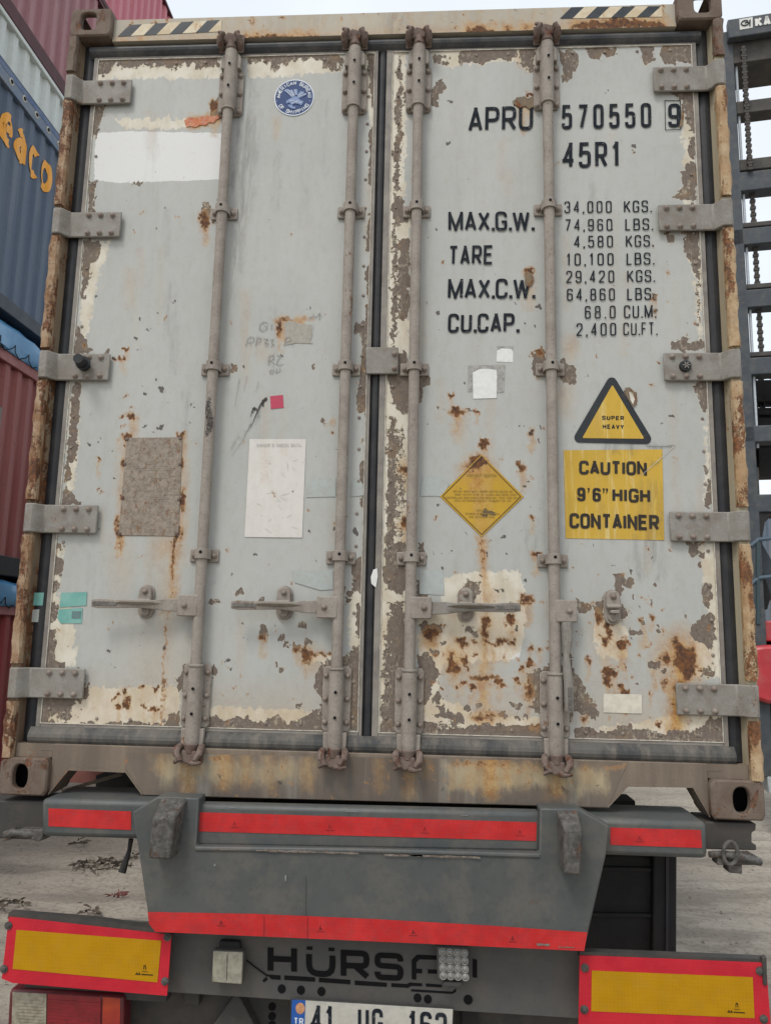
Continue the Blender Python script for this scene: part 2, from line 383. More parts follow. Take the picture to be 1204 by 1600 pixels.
# data plate rust
for u, v, ru, rv in ((198,686,7,6),(282,682,6,4),(192,726,4,6),(282,725,4,5),(284,780,5,15),(278,832,7,9),(184,816,3,6),(185,832,4,6),(192,778,3,3)): ell('rust',u,v,ru,rv,5)
line('stain', [(278,835),(271,880),(268,935)], 6, 8); line('rust', [(276,838),(270,880),(268,900)], 2.5, 5, .9)
line('dark', [(270,880),(268,938)], 1.2, 2.4, .8)
line('stain', [(187,835),(187,865)], 4, 5); line('rust', [(186,835),(186,858)], 1.5, 4, .8)
line('stain', [(285,690),(284,830)], 6, 9, .8); line('stain', [(192,690),(187,820)], 5, 7, .6); ell('stain',262,860,22,26,18,.6); ell('stain',190,880,14,40,18,.3)
ell('rust',204,654,6,5); ell('stain',208,668,6,14,8,.8)
poly('bare', [(331,158),(340,150),(346,156),(346,182),(330,180)], 5); ell('rust',334,165,6,10,5,.85)
poly('bare', [(320,316),(330,318),(332,335),(326,356),(312,352),(316,332)], 5); ell('rust',320,345,7,12,6)
poly('cream', [(180,185),(250,186),(262,180),(270,188),(290,186),(292,200),(262,201),(250,206),(246,200),(195,201)], 3)
poly('stain', [(288,187),(300,180),(345,180),(343,190),(330,199),(290,200)], 4); poly('rust', [(306,184),(345,181),(330,193),(312,196)], 6, .55)
poly('white', [(150,208),(200,205),(346,208),(344,280),(250,284),(180,286),(146,280)], 3)
ell('bare',217,286,6,3,3)
# faint grime and scratches
for x, a, b, r, p_ in ((378,130,420,5,.9),(388,150,340,4,.9),(398,180,330,3,.7),(370,300,470,4,.6),(372,200,290,3,.9),(560,470,600,8,.35),(365,110,160,4,.8)):
    line('grime', [(x+4,a),(x,(a+b)/2),(x-8,b)], r, r+7, p_)
ell('bare',367,575,4,7,4); ell('dark',380,572,2.5,4); ell('bare',489,573,3,5,3)
for (x0,y0,x1,y1,r) in ((416,622,392,668,1.3),(392,668,360,700,.7)): line('grime', [(x0,y0),(x1,y1)], r, 3, 1)
line('dark', [(415,624),(408,634)], 2, 3, .9); ell('dark',397,641,3,4)
ell('rust',436,514,4,14,5,.9); ell('rust',441,500,14,2.5,4,.75); ell('rust',470,500,16,2,4,.6); poly('grime', [(444,503),(486,508),(488,536),(446,538)], 3, .42)
for pts in ([(415,503),(406,508),(407,516),(416,515),(417,510)],[(385,540),(390,526),(396,528),(394,535),(385,535)],[(398,540),(402,526),(407,528),(406,534),(400,536)],[(412,530),(420,534),(414,540),(424,540)],
            [(420,570),(420,556),(428,556),(426,562),(434,570)],[(432,558),(440,555),(434,570),(442,570)],[(424,580),(430,576),(430,584)],[(436,582),(442,578)],[(444,538),(448,526),(456,528),(452,534),(460,540)],[(484,497),(494,492),(500,490),(499,500)]):
    line('grime', pts, .6, 2.4, .95)
ell('stain',412,548,8,12,10,.35); ell('stain',204,450,6,26,8,.35); ell('stain',432,200,4,14,6,.5)
ell('bare',505,660,5,4,4); ell('stain',518,662,4,3,4); ell('bare',565,688,6,12,6,.5)
for u, v, ru, rv in ((374,926,9,6),(408,940,4,5),(331,942,4,4),(340,942,5,3),(412,985,6,9),(440,997,5,6),(448,1008,4,6),(464,1014,5,7),(480,1005,6,7),(472,978,7,6),(440,1048,4,5),(432,1038,3,5),(465,1103,6,5),(546,931,5,6),(536,923,4,6),(543,941,4,3),(480,1035,4,4)): ell('bare',u,v,ru,rv,4)
ell('rust',410,997,5,5,5,.85); ell('rust',478,1022,6,12,6); line('rust', [(476,1020),(516,1022)], 1.5, 3.5, .9); ell('stain',485,1030,14,18,14,.7); ell('rust',464,1016,4,5,4,.7)
poly('cream', [(492,1022),(518,1022),(516,1034),(500,1036),(488,1030)], 4)
for u, v, r in ((218,498,3.5),(246,488,2.5),(232,515,2),(211,529,3),(217,547,2),(180,558,2.5),(243,593,2.5),(225,614,2),(222,604,2),(251,606,3.5),(190,620,1.5),(228,664,3),(250,666,3.5),(257,664,2.5),(140,693,4),(155,690,2),(161,684,2),(153,464,2),(271,472,2),(299,662,2),(300,634,2),(191,700,2),(170,1015,2.5),(178,702,2),(555,832,5),(524,826,3),(398,867,3),(363,897,3),(485,830,3),(355,1030,3),(360,1045,2.5),(380,975,2),(383,1000,2),(216,1006,3),(178,1040,2),(258,1012,3),(485,484,3),(437,555,2),(210,360,2),(259,326,2.5),(500,1065,2)): ell('dark',u,v,r*1.05,r*1.0,2.4,1)
for u, v, r in ((190,650,2),(155,718,3),(193,700,2),(192,560,3),(182,560,2),(196,545,3),(197,620,2),(206,640,2)): ell('rust',u,v,r,r)
poly('cream', [(535,755),(575,748),(585,748),(590,778),(535,778)], 4, .0)
# ---- right door
poly('cream', [(612,76),(634,76),(636,145),(630,330),(640,345),(640,420),(628,520),(634,540),(640,640),(642,860),(640,1152),(588,1152),(600,640)], 5)
poly('bare', [(620,80),(632,84),(632,160),(628,240),(630,300),(614,310),(610,240),(616,150)], 9, .66)
poly('bare', [(616,160),(634,160),(628,300),(612,300)], 9, .6)
poly('bare', [(614,306),(632,312),(636,344),(626,352),(612,354)], 6)
poly('bare', [(612,352),(622,356),(624,500),(612,560),(608,540)], 8, .7)
poly('bare', [(624,376),(640,372),(640,480),(632,500),(624,498),(622,420)], 4)
poly('white', [(624,352),(640,350),(640,374),(626,376)], 4, .7)
poly('cream', [(624,500),(642,498),(640,560),(628,545)], 4)
poly('bare', [(612,545),(632,550),(648,590),(640,640),(634,648),(618,640),(606,600)], 6)
poly('bare', [(650,588),(672,586),(674,598),(664,604),(661,630),(652,634)], 5)
poly('bare', [(604,650),(618,650),(624,700),(618,860),(600,870)], 9, .72)
poly('bare', [(606,660),(642,650),(640,850),(606,850)], 12, .47)
ell('rust',634,735,7,6,6,.9); ell('rust',632,818,8,8,7,.9); ell('stain',628,735,12,18,10,.7); ell('stain',632,822,10,20,10,.7)
poly('bare', [(602,850),(640,850),(640,905),(628,930),(600,920)], 6)
poly('bare', [(596,930),(640,930),(640,1152),(586,1152)], 14, .58)
poly('bare', [(614,1040),(640,1010),(640,1152),(588,1152),(592,1100)], 9, .72); poly('bare', [(620,960),(636,955),(634,1030),(620,1040)], 7, .8)
poly('bare', [(652,845),(660,848),(666,866),(664,885),(650,885)], 5)
poly('bare', [(650,905),(664,915),(668,930),(652,935)], 6)
poly('cream', [(674,84),(720,78),(836,70),(838,112),(820,108),(808,96),(740,99),(700,104),(676,98)], 6)
poly('bare', [(718,76),(806,72),(806,88),(790,96),(772,92),(752,98),(728,96),(722,106),(716,100)], 5)
poly('bare', [(676,86),(690,84),(686,100),(678,104)], 5); ell('bare',695,97,6,5)
poly('bare', [(812,75),(838,70),(838,118),(826,118),(820,106),(808,100)], 7, .75); ell('stain',822,92,14,14,10,.8)
poly('bare', [(630,143),(660,148),(672,144),(680,128),(692,127),(693,138),(686,148),(685,166),(670,168),(632,160)], 4)
poly('bare', [(876,78),(902,84),(905,98),(896,112),(886,126),(877,134)], 4)
poly('bare', [(912,74),(944,73),(941,92),(932,95),(920,90)], 4); poly('bare', [(942,76),(962,74),(961,90),(946,88)], 4)
poly('bare', [(998,70),(1022,71),(1022,92),(1010,102),(1003,96)], 4); poly('bare', [(1030,68),(1080,66),(1080,97),(1040,98),(1032,90)], 6)
ell('bare',816,160,13,7,5); ell('rust',818,163,9,4,4,.8); line('rust', [(824,150),(834,148)], 3); ell('stain',820,175,10,14,8,.7)
poly('bare', [(1044,141),(1082,140),(1086,205),(1076,204),(1072,190),(1064,160)], 5); poly('cream', [(1060,140),(1084,140),(1090,330),(1066,330)], 8, .7)
poly('bare', [(1074,214),(1084,214),(1084,244),(1076,246)], 5); poly('bare', [(1084,250),(1074,256),(1064,272),(1068,296),(1048,312),(1090,314),(1088,256)], 5)
poly('bare', [(1064,358),(1090,358),(1092,420),(1088,440),(1080,410),(1070,395)], 5); poly('cream', [(1060,358),(1096,358),(1100,540),(1088,540),(1080,430)], 8, .7)
poly('bare', [(1084,440),(1094,440),(1098,530),(1090,530)], 6, .6); ell('bare',1047,372,5,8,5); ell('bare',1043,362,4,6,4)
poly('bare', [(1052,532),(1072,524),(1078,536),(1098,530),(1100,547),(1050,547)], 4)
poly('bare', [(1086,598),(1106,594),(1106,640),(1098,645),(1092,630)], 5); poly('cream', [(1080,598),(1106,596),(1112,790),(1096,792),(1098,650)], 7, .65)
poly('bare', [(1104,690),(1112,700),(1110,735),(1102,770),(1098,795),(1110,795),(1114,700)], 5); ell('bare',1100,735,4,8,5)
poly('bare', [(1070,846),(1090,846),(1092,862),(1084,870),(1076,866)], 4); ell('bare',1096,866,4,6); ell('bare',1092,882,5,4)
poly('cream', [(1090,850),(1122,850),(1132,1060),(1108,1060),(1100,930)], 7, .8)
poly('bare', [(1096,915),(1112,912),(1114,930),(1108,955),(1098,940)], 4)
poly('bare', [(1078,980),(1090,970),(1106,958),(1116,962),(1114,1008),(1104,1016),(1096,1004),(1082,1000)], 5)
poly('cream', [(1085,1000),(1130,1000),(1132,1060),(1080,1060)], 8, .8); poly('bare', [(1092,1040),(1112,1030),(1124,1060),(1090,1062)], 8, .6)
poly('bare', [(832,552),(842,546),(852,546),(852,582),(836,588),(832,570)], 5); ell('rust',842,552,7,5,5,.85)
poly('bare', [(876,556),(890,570),(903,576),(900,590),(894,602),(880,600),(874,590)], 4); ell('stain',890,545,10,18,10,.5); ell('stain',880,620,12,24,14,.4)
ell('bare',824,437,6,9,4); ell('rust',826,423,8,5,4,.9); ell('stain',826,452,7,24,10,.6)
ell('rust',714,644,12,6,4,.85); ell('bare',714,645,8,5,4); line('bare', [(684,638),(700,641),(737,643)], 1, 2.4); ell('rust',704,618,3.5,3.5); ell('rust',745,642,3,3); ell('stain',716,665,7,22,8,.6); line('stain', [(704,618),(704,632)], 2.5, 4, .8)
ell('bare',753,693,7,6,4); ell('rust',754,694,8,7,4,.8); ell('stain',756,706,6,12,6,.8)
ell('rust',747,722,13,9,6); ell('rust',740,730,16,7,8,.7); ell('stain',745,735,24,20,14,.85); ell('stain',752,770,9,50,10,.75)
ell('bare',813,731,8,11,4); ell('rust',814,733,8,10,5,.75); ell('stain',818,752,6,14,6,.6); ell('dark',820,759,2.5,4)
ell('dark',763,802,8,4.5,4); ell('dark',757,800,4,3)
line('stain', [(753,838),(754,900),(756,960),(757,1060)], 6, 7, 1); line('rust', [(752,840),(754,890)], 1.4, 4, .8); line('stain', [(757,930),(757,1110)], 12, 14, .8)
for u, v, r in ((829,676,4),(842,690,3.5),(812,668,2.5),(790,669,2),(843,668,2.5),(832,815,2.5),(787,840,3),(763,845,2),(690,865,2),(706,863,2),(760,868,2.5),(760,872,2),(790,862,2.5),(690,885,2),(682,790,2.5),(841,795,2),(776,623,2),(725,600,2),(840,480,3.5),(822,506,3),(837,510,2),(688,514,2.5),(682,490,3),(680,360,2.5),(700,225,3),(702,160,2.5),(965,665,2.5),(895,670,2.5),(1033,660,2.5),(1046,652,3.5),(990,228,4),(970,218,2),(955,360,2.5),(1020,463,4),(1022,485,3),(946,142,2),(750,900,2.5),(775,922,3),(783,920,2.5),(820,905,2.5)): ell('dark',u,v,r*1.05,r*.95,2.4,1)
for u, v, r in ((829,677,5),(842,690,2),(1020,465,4),(830,812,3),(838,865,6)): ell('rust',u,v,r,r,4,.85)
# lower right door, repainted pale patch round the handle
poly('cream', [(690,905),(716,895),(760,892),(808,893),(816,905),(822,940),(818,1000),(806,1030),(760,1034),(700,1040),(660,1030),(652,960),(690,950)], 6, .9)
poly('white', [(740,894),(810,894),(818,915),(822,960),(812,1030),(760,1034),(758,960),(740,930)], 5, .8)
poly('cream', [(652,990),(700,1010),(690,1050),(680,1090),(720,1100),(760,1120),(850,1120),(850,1142),(655,1142),(660,1100)], 7, .9)
poly('bare', [(712,918),(730,900),(742,905),(750,912),(746,930),(744,938),(720,940),(712,930)], 7, .62); poly('bare', [(738,918),(750,908),(748,926),(740,938)], 4)
ell('bare',734,984,9,8,6,.7); ell('bare',742,990,4,5)
for u, v, ru, rv in ((674,983,18,7),(662,975,8,6),(678,1018,7,6),(693,1005,4,3),(665,990,6,4)): ell('bare',u,v,ru,rv,5)
ell('rust',672,990,14,10,7,.8); ell('stain',672,1002,16,14,10,.9); ell('rust',797,967,8,9,5,.8); ell('bare',797,968,8,9,4); ell('dark',806,983,3,3); ell('stain',800,985,10,14,8,.6)
poly('bare', [(652,1024),(666,1022),(676,1034),(690,1056),(674,1066),(672,1085),(662,1110),(652,1110)], 5)
for u, v, ru, rv in ((705,1035,5,14),(712,1045,5,8),(724,1008,5,6),(720,1002,6,5),(728,1030,4,8),(702,1048,4,4),(757,966,6,5),(757,985,5,18),(741,1005,4,3),(788,1000,5,3),(780,1002,4,6),(770,1006,12,1.5),(800,1004,3,3),(824,941,6,6),(829,938,5,6),(816,937,3,5),(827,1012,4,4),(842,1017,3,2.5)): ell('rust',u,v,ru,rv,4.5,.95)
line('rust', [(718,1025),(732,1046)], 1.5, 3.5); line('rust', [(758,1006),(775,1006)], 1.5, 3)
ell('stain',712,1030,30,26,20,.8); ell('stain',780,990,26,20,16,.5); ell('stain',745,1010,40,36,30,.35)
poly('bare', [(733,1057),(752,1054),(760,1058),(776,1056),(778,1060),(752,1063),(738,1064)], 3.5); ell('rust',755,1059,24,4,4,.8); ell('stain',755,1072,22,12,10,.7)
for u, v, ru, rv in ((826,1036,5,5),(816,1047,5,3),(737,1073,5,4),(714,1073,3,3),(723,1070,3,3),(724,1066,2.5,2.5),(805,1060,4,3),(810,1067,3,2),(778,1065,5,4),(784,1071,3,2)): ell('rust',u,v,ru,rv,3.5)
poly('bare', [(822,1068),(824,1055),(836,1048),(850,1040),(862,1040),(862,1096),(840,1092),(828,1088)], 5); poly('bare', [(830,1096),(842,1090),(850,1104),(840,1112),(826,1104)], 5)
ell('rust',826,1075,6,16,6,.8); ell('stain',826,1070,12,26,12,.8)
for u, v, ru, rv in ((682,1092,6,9),(688,1108,4,7),(699,1118,9,7),(684,1116,6,3),(731,1106,5,5),(716,1122,9,7),(764,1121,9,4),(786,1117,9,6),(809,1104,5,5),(800,1098,4,4),(807,1122,5,3),(820,1120,4,4),(750,1103,2.5,4)): ell('bare',u,v,ru,rv,3.5)
ell('rust',750,1124,12,5,5,.8); ell('rust',764,1118,20,5,5,.65); ell('stain',770,1120,40,12,10,.7); ell('rust',838,1136,10,6,6,.6)
poly('bare', [(648,1146),(660,1130),(676,1128),(690,1138),(720,1136),(740,1134),(755,1130),(772,1134),(800,1132),(850,1130),(860,1160),(648,1156)], 6)
ell('bare',706,1132,30,12,12,.6); poly('bare', [(652,1086),(664,1092),(660,1130),(650,1140)], 9, .62)
# right of the last rod
poly('bare', [(878,1160),(878,1020),(892,1020),(896,1048),(905,1062),(918,1085),(934,1110),(931,1122),(916,1118),(896,1112),(892,1128),(880,1140)], 4)
poly('bare', [(898,934),(912,938),(916,955),(902,960)], 4); ell('bare',921,949,4,3)
poly('bare', [(957,898),(968,895),(974,905),(986,903),(990,915),(984,920),(974,912),(970,928),(962,926)], 4); ell('dark',983,894,2.5,4)
poly('bare', [(930,944),(942,936),(944,968),(936,976),(928,968)], 5); ell('rust',934,965,6,10,5,.8); poly('bare', [(968,940),(974,950),(976,968),(966,974)], 4)
poly('cream', [(925,955),(945,950),(980,985),(980,1028),(940,1028),(928,1010)], 4, .85)
for u, v, ru, rv in ((948,980,5,7),(944,1003,5,7),(970,1010,10,7),(975,1006,5,4),(952,992,4,6),(949,1050,9,8),(948,1066,5,9),(957,1052,6,6),(967,1074,5,6),(974,1084,7,6),(976,1042,2.5,2.5),(918,1034,4,5),(1016,1085,3,3),(1000,968,4,3),(1018,965,3,3)): ell('rust',u,v,ru,rv,4)
for u, v, ru, rv in ((1004,972,4,7),(990,988,8,4),(1028,985,3,7),(1022,1038,8,7),(1036,1050,5,5),(1016,940,2.5,4),(1021,910,3,3),(985,955,1.5,7),(990,935,2,5),(1058,920,2,2),(1072,965,2,2),(995,1068,2.5,2)): ell('bare',u,v,ru,rv,3.5)
poly('rust', [(1048,1000),(1056,995),(1062,1008),(1070,1014),(1082,1010),(1084,1034),(1088,1046),(1078,1062),(1066,1064),(1062,1050),(1052,1040),(1058,1022)], 7, .92)
ell('rust',1041,1030,9,9,6,.85); ell('rust',1030,1027,4,5,4,.8); ell('rust',1058,1078,7,16,8,.62); line('stain', [(1062,1020),(1058,1080),(1055,1142)], 15, 12, 1.2); ell('stain',1062,1030,36,40,22); ell('rust',1040,1070,5,6,5,.8)
poly('cream', [(990,1130),(1060,1115),(1132,1110),(1138,1160),(900,1155),(900,1138)], 6, .8)
poly('bare', [(896,1140),(920,1136),(945,1144),(968,1136),(974,1128),(984,1134),(990,1142),(1010,1138),(1030,1148),(1060,1142),(1075,1140),(1076,1152),(1058,1162),(896,1158)], 5)
poly('bare', [(1070,1150),(1085,1138),(1100,1130),(1110,1120),(1132,1118),(1140,1164),(1060,1164)], 9, .8); ell('rust',1028,1132,5,5,4); ell('rust',913,1124,6,7,5,.7); ell('stain',1055,1132,16,14,10,.9)
for x, a, b, p_ in ((1002,842,900,.9),(1022,842,880,.8),(1030,840,900,.6),(990,842,870,.5),(960,696,703,.9),(985,696,703,.9),(948,696,703,.8)): line('grime', [(x,a),(x,b)], 4, 7, p_)
ell('grime',830,850,18,28,16,.35); line('grime', [(1010,698),(1052,697),(1000,745)], 1.2, 3, .9); ell('grime',1070,610,12,14,10,.35)
ell('bare',984,621,9,14,4); ell('cream',985,620,6,11,4)
ell('bare',990,240,3,5,3)
# random chips, denser towards the foot of the doors
for i in range(420):
    u = rng.uniform(75, 1110); v = 90 + 1050*rng.uniform(0.03, 1)**.6; r = rng.uniform(0.6, 1.6)
    ell('dark' if rng.random() < .65 else 'rust', u, v, r, r*rng.uniform(.8, 1.6), 2.2, .95)
for i in range(110):
    u = rng.uniform(655, 1110); v = rng.uniform(930, 1130); r = rng.uniform(0.7, 2.2)
    ell('rust' if rng.random() < .6 else 'dark', u, v, r, r*rng.uniform(.8, 1.7), 2.8, .9)
# ---- header (above) and sill (below)
for a, b, v, p_ in ((380,470,60,1),(466,500,58,.7),(723,775,46,1),(783,800,46,.9),(812,832,46,.7),(892,1040,36,1),(340,350,62,.9),(540,560,60,.6),(186,200,66,.6),(215,225,66,.5)):
    poly('rust', [(a,v+9),(b,v+7),(b-6,v-1),((a+b)/2,v-6),(a+8,v)], 7, p_); poly('stain', [(a-10,v+9),(b+10,v+7),(b,v-12),(a,v-10)], 8, .9)
for i in range(46):
    u = rng.uniform(190, 1045); v = rng.uniform(18, 60); ell('dark' if rng.random() < .5 else 'rust', u, v, rng.uniform(.8,2.2), rng.uniform(.8,2), 2.8, .9)
poly('grime', [(600,20),(640,20),(640,60),(600,60)], 6, .5)
for u in (205,240,262,300,334,395,442,985,1020,1036,905): ell('rust', u, 38 - (u-200)*.03 + rng.uniform(-6,10), rng.uniform(1.5,4), rng.uniform(2,6), 4, .8)

# smears over the caution sign, broad dirt on both doors
for x, a, b, p_ in ((1004,760,840,.55),(1018,755,842,.7),(1027,765,842,.8),(1012,800,842,.6),(960,800,842,.35)): line('grime', [(x,a),(x-2,b)], 4, 7, p_)
for i in range(46):
    u = rng.uniform(90, 1110); v = rng.uniform(120, 1000); line('stain', [(u,v),(u+rng.uniform(-3,3),v+rng.uniform(30,150))], rng.uniform(1,4), 8, rng.uniform(.12,.34))
for i in range(30):
    u = rng.uniform(90, 1110); v = rng.uniform(100, 900); line('grime', [(u,v),(u+rng.uniform(-3,3),v+rng.uniform(30,120))], rng.uniform(1,3), 7, rng.uniform(.2,.5))
for u0, u1, v in ((60,282,1085),(326,500,1100),(655,850,1090),(895,1130,1110)): poly('stain', [(u0,v-20),(u1,v-20),(u1,1145),(u0,1145)], 34, .27)
# sill
poly('cream', [(690,1192),(800,1195),(950,1200),(948,1235),(900,1245),(880,1232),(820,1230),(790,1236),(700,1236)], 10, .72)
for u, r in ((270,26),(360,18),(455,22),(545,30),(610,20),(700,14),(905,16),(560,26)): ell('grime', u, 1222+.02*(u-222), r, 18, 14, .6)
for u, v, r in ((345,1215,7),(372,1228,5),(420,1205,5),(438,1222,8),(655,1215,6),(690,1232,6),(728,1220,4),(800,1228,5),(880,1236,8),(930,1228,5)): ell('dark', u, v, r, r*1.3, 7, .62)
for u, a, r, p_ in ((250,1182,6,1),(312,1184,4,1),(385,1186,8,.9),(448,1186,5,1),(480,1188,9,.8),(590,1190,12,.7),(668,1192,5,1),(706,1194,3,1),(752,1194,6,1),(772,1194,8,1),(820,1196,4,.9),(852,1198,3,.9),(915,1200,6,.8)): line('stain', [(u,a),(u+rng.uniform(-3,3),a+rng.uniform(16,50))], r*rng.uniform(.4,.9), 9, p_*rng.uniform(.3,.75))
poly('cream', [(230,1182),(300,1182),(400,1186),(500,1188),(480,1225),(380,1232),(330,1222),(250,1228)], 14, .58)
line('rust', [(330,1185),(352,1186)], 2, 5, .7); line('rust', [(715,1193),(790,1195)], 2, 6, .75); line('rust', [(1000,1199),(940,1198)], 2, 5, .6)
for u, a, b, r, p_ in ((765,1190,1236,12,1),(790,1192,1220,6,.9),(735,1192,1232,4,.7),(350,1182,1225,10,.6),(420,1184,1230,8,.5),(870,1205,1235,10,.7),(295,1200,1240,9,.6),(640,1200,1240,6,.5)): line('stain', [(u,a),(u,b)], r, 9, p_)
for i in range(90):
    u = rng.uniform(230, 945); v = rng.uniform(1185, 1250); ell('rust' if rng.random() < .4 else 'dark', u, v, rng.uniform(.7,1.8), rng.uniform(.7,2.4), 2.8, .8)
for u, r in ((522,20),(642,22),(872,22),(296,18)): ell('grime', u, 1225, r, 16, 12, .8)
poly('grime', [(222,1232),(948,1250),(948,1266),(222,1246)], 7, .55)
poly('stain', [(780,1190),(845,1192),(845,1205),(780,1204)], 5, .35)
# wider rust washes low on the right door and under the header
ell('stain',720,1010,50,40,40,.3); ell('stain',700,1112,50,20,24,.42); ell('stain',800,1110,40,24,30,.25); ell('stain',955,1065,26,40,34,.25); ell('stain',1000,1126,90,16,22,.36); ell('stain',948,990,20,34,20,.5)
for u, a, b in ((714,1050,1078),(735,1000,1050),(668,1000,1040),(797,975,1010),(1004,980,1010),(1022,1045,1075),(945,1010,1040),(972,1015,1040),(824,945,970),(205,1105,1125),(240,1110,1130)): line('stain', [(u,a),(u,b)], 4, 6, .8)
for u in range(200, 1040, 22): line('stain', [(u+rng.uniform(-8,8), 62-(u-200)*.03), (u, 30-(u-200)*.03)], rng.uniform(1,4), 7, rng.uniform(.15,.5))
poly('stain', [(186,70),(1040,40),(1040,30),(186,58)], 8, .5)

# ------------------------------------------------------------------ lettering: stroke glyphs -> flat ribbons
_B = [(0,0),(1,0,.45),(1,.53,.4),(0,.53)]
GL = {
 '0': [('c',[(0,0,.5),(1,0,.5),(1,1,.5),(0,1,.5)])], 'O': [('c',[(0,0,.5),(1,0,.5),(1,1,.5),(0,1,.5)])],
 '1': [('o',[(.15,.78),(.62,1),(.62,0)])],
 '2': [('o',[(0,.74),(0,1,.5),(1,1,.5),(1,.6,.3),(0,.06),(0,0),(1,0)])],
 '3': [('o',[(0,.78),(0,1,.5),(1,1,.5),(1,.53,.4),(.4,.53)]),('o',[(.4,.53),(1,.53,.4),(1,0,.5),(0,0,.5),(0,.22)])],
 '4': [('o',[(.76,0),(.76,1),(0,.27),(1.08,.27)])],
 '5': [('o',[(.95,1),(.1,1),(.04,.52),(.2,.62,.2),(1,.62,.45),(1,0,.5),(0,0,.5),(0,.2)])],
 '6': [('o',[(1,.8),(1,1,.5),(0,1,.5),(0,0,.5),(1,0,.5),(1,.57,.5),(0,.57,.4),(0,.4)])],
 '7': [('o',[(0,1),(1,1),(.32,0)])],
 '8': [('c',[(.04,.53,.4),(.04,1,.45),(.96,1,.45),(.96,.53,.4)]),('c',[(0,0,.5),(1,0,.5),(1,.53,.45),(0,.53,.45)])],
 '9': [('o',[(0,.2),(0,0,.5),(1,0,.5),(1,1,.5),(0,1,.5),(0,.43,.5),(1,.43,.4),(1,.6)])],
 'A': [('o',[(0,0),(.5,1),(1,0)]),('o',[(.18,.26),(.82,.26)])],
 'B': [('c',_B),('c',[(0,.53),(.92,.53,.4),(.92,1,.45),(0,1)])],
 'C': [('o',[(1,.72),(1,1,.5),(0,1,.5),(0,0,.5),(1,0,.5),(1,.28)])],
 'D': [('c',[(0,0),(1,0,.5),(1,1,.5),(0,1)])],
 'E': [('o',[(1,1),(0,1),(0,0),(1,0)]),('o',[(0,.52),(.88,.52)])],
 'F': [('o',[(1,1),(0,1),(0,0)]),('o',[(0,.5),(.85,.5)])],
 'G': [('o',[(1,.74),(1,1,.5),(0,1,.5),(0,0,.5),(1,0,.5),(1,.45),(.55,.45)])],
 'H': [('o',[(0,0),(0,1)]),('o',[(1,0),(1,1)]),('o',[(0,.52),(1,.52)])],
 'I': [('o',[(.5,0),(.5,1)])],
 'K': [('o',[(0,0),(0,1)]),('o',[(1,1),(0,.38)]),('o',[(.32,.58),(1.05,0)])],
 'L': [('o',[(0,1),(0,0),(1,0)])],
 'M': [('o',[(0,0),(0,1),(.5,.02),(1,1),(1,0)])],
 'N': [('o',[(0,0),(0,1),(1,0),(1,1)])],
 'P': [('o',[(0,0),(0,1),(1,1,.5),(1,.44,.5),(0,.44)])],
 'R': [('o',[(0,0),(0,1),(1,1,.5),(1,.45,.5),(0,.45)]),('o',[(.5,.45),(1.03,0)])],
 'S': [('o',[(1,.75),(1,1,.5),(0,1,.5),(0,.54,.45),(1,.5,.45),(1,0,.5),(0,0,.5),(0,.25)])],
 'T': [('o',[(0,1),(1,1)]),('o',[(.5,1),(.5,0)])],
 'U': [('o',[(0,1),(0,0,.5),(1,0,.5),(1,1)])],
 'V': [('o',[(0,1),(.5,0),(1,1)])],
 'W': [('o',[(0,1),(.25,0),(.5,.9),(.75,0),(1,1)])],
 'X': [('o',[(0,0),(1,1)]),('o',[(0,1),(1,0)])],
 'Y': [('o',[(0,1),(.5,.45),(1,1)]),('o',[(.5,.45),(.5,0)])],
 '.': [('d',[(0,0)])], ',': [('d',[(0,0)]),('o',[(.0,.02),(-.12,-.14)])],
 "'": [('o',[(.4,1),(.3,.76)])], '"': [('o',[(.1,1),(0,.76)]),('o',[(.8,1),(.7,.76)])],
}
def _el(cx, cy, rx, ry, a0, a1, n=22): return [(cx+rx*math.cos(math.radians(a0+(a1-a0)*k/n)), cy+ry*math.sin(math.radians(a0+(a1-a0)*k/n))) for k in range(n+1)]
GL.update({
 'o': [('c', _el(.5,.37,.5,.37,0,343.6,21))], 'c': [('o', _el(.52,.37,.52,.37,48,312))],
 'e': [('o', [(.04,.36),(.98,.44)] + _el(.5,.37,.5,.37,12,315))],
 'a': [('o', _el(.48,.50,.47,.26,150,5,10) + [(.95,.45),(.95,.0)]), ('c', _el(.46,.23,.46,.23,0,343.6,21))],
 's': [('o', _el(.5,.555,.45,.185,30,270,12) + _el(.5,.185,.48,.185,90,-150,12))],
})
WID = {'M':1.25,'W':1.45,'1':.75,'I':.35,'.':.17,',':.22,"'":.3,'"':.55,' ':.6,'T':1.0,'L':.85,'F':.9}
def fillet(pts, closed, sx, sy, seg=5):
    P = [Vector((p[0]*sx, p[1]*sy)) for p in pts]; R = [(p[2] if len(p) > 2 else 0)*sx for p in pts]; n = len(P); o = []
    for i in range(n):
        if (not closed and i in (0, n-1)) or R[i] == 0: o.append(P[i]); continue
        a, b, c = P[i-1], P[i], P[(i+1) % n]; u = (a-b); v = (c-b)
        r = min(R[i], u.length*.5 if (closed or i > 1) else u.length, v.length*.5 if (closed or i < n-2) else v.length)
        u.normalize(); v.normalize(); A = b + u*r; Cc = b + v*r
        for k in range(seg+1):
            t = k/seg; o.append(A*(1-t)**2 + b*2*t*(1-t) + Cc*t*t) if False else o.append(((A*(1-t)+b*t)*(1-t) + (b*(1-t)+Cc*t)*t)*.55 + _arc(A, b, Cc, t)*.45)
    return o
def _arc(A, b, C, t):
    m = (A + C)/2; d = b - m; c = m - d*0.0
    return (A*(1-t) + C*t) + d*math.sin(math.pi*t)*0.72
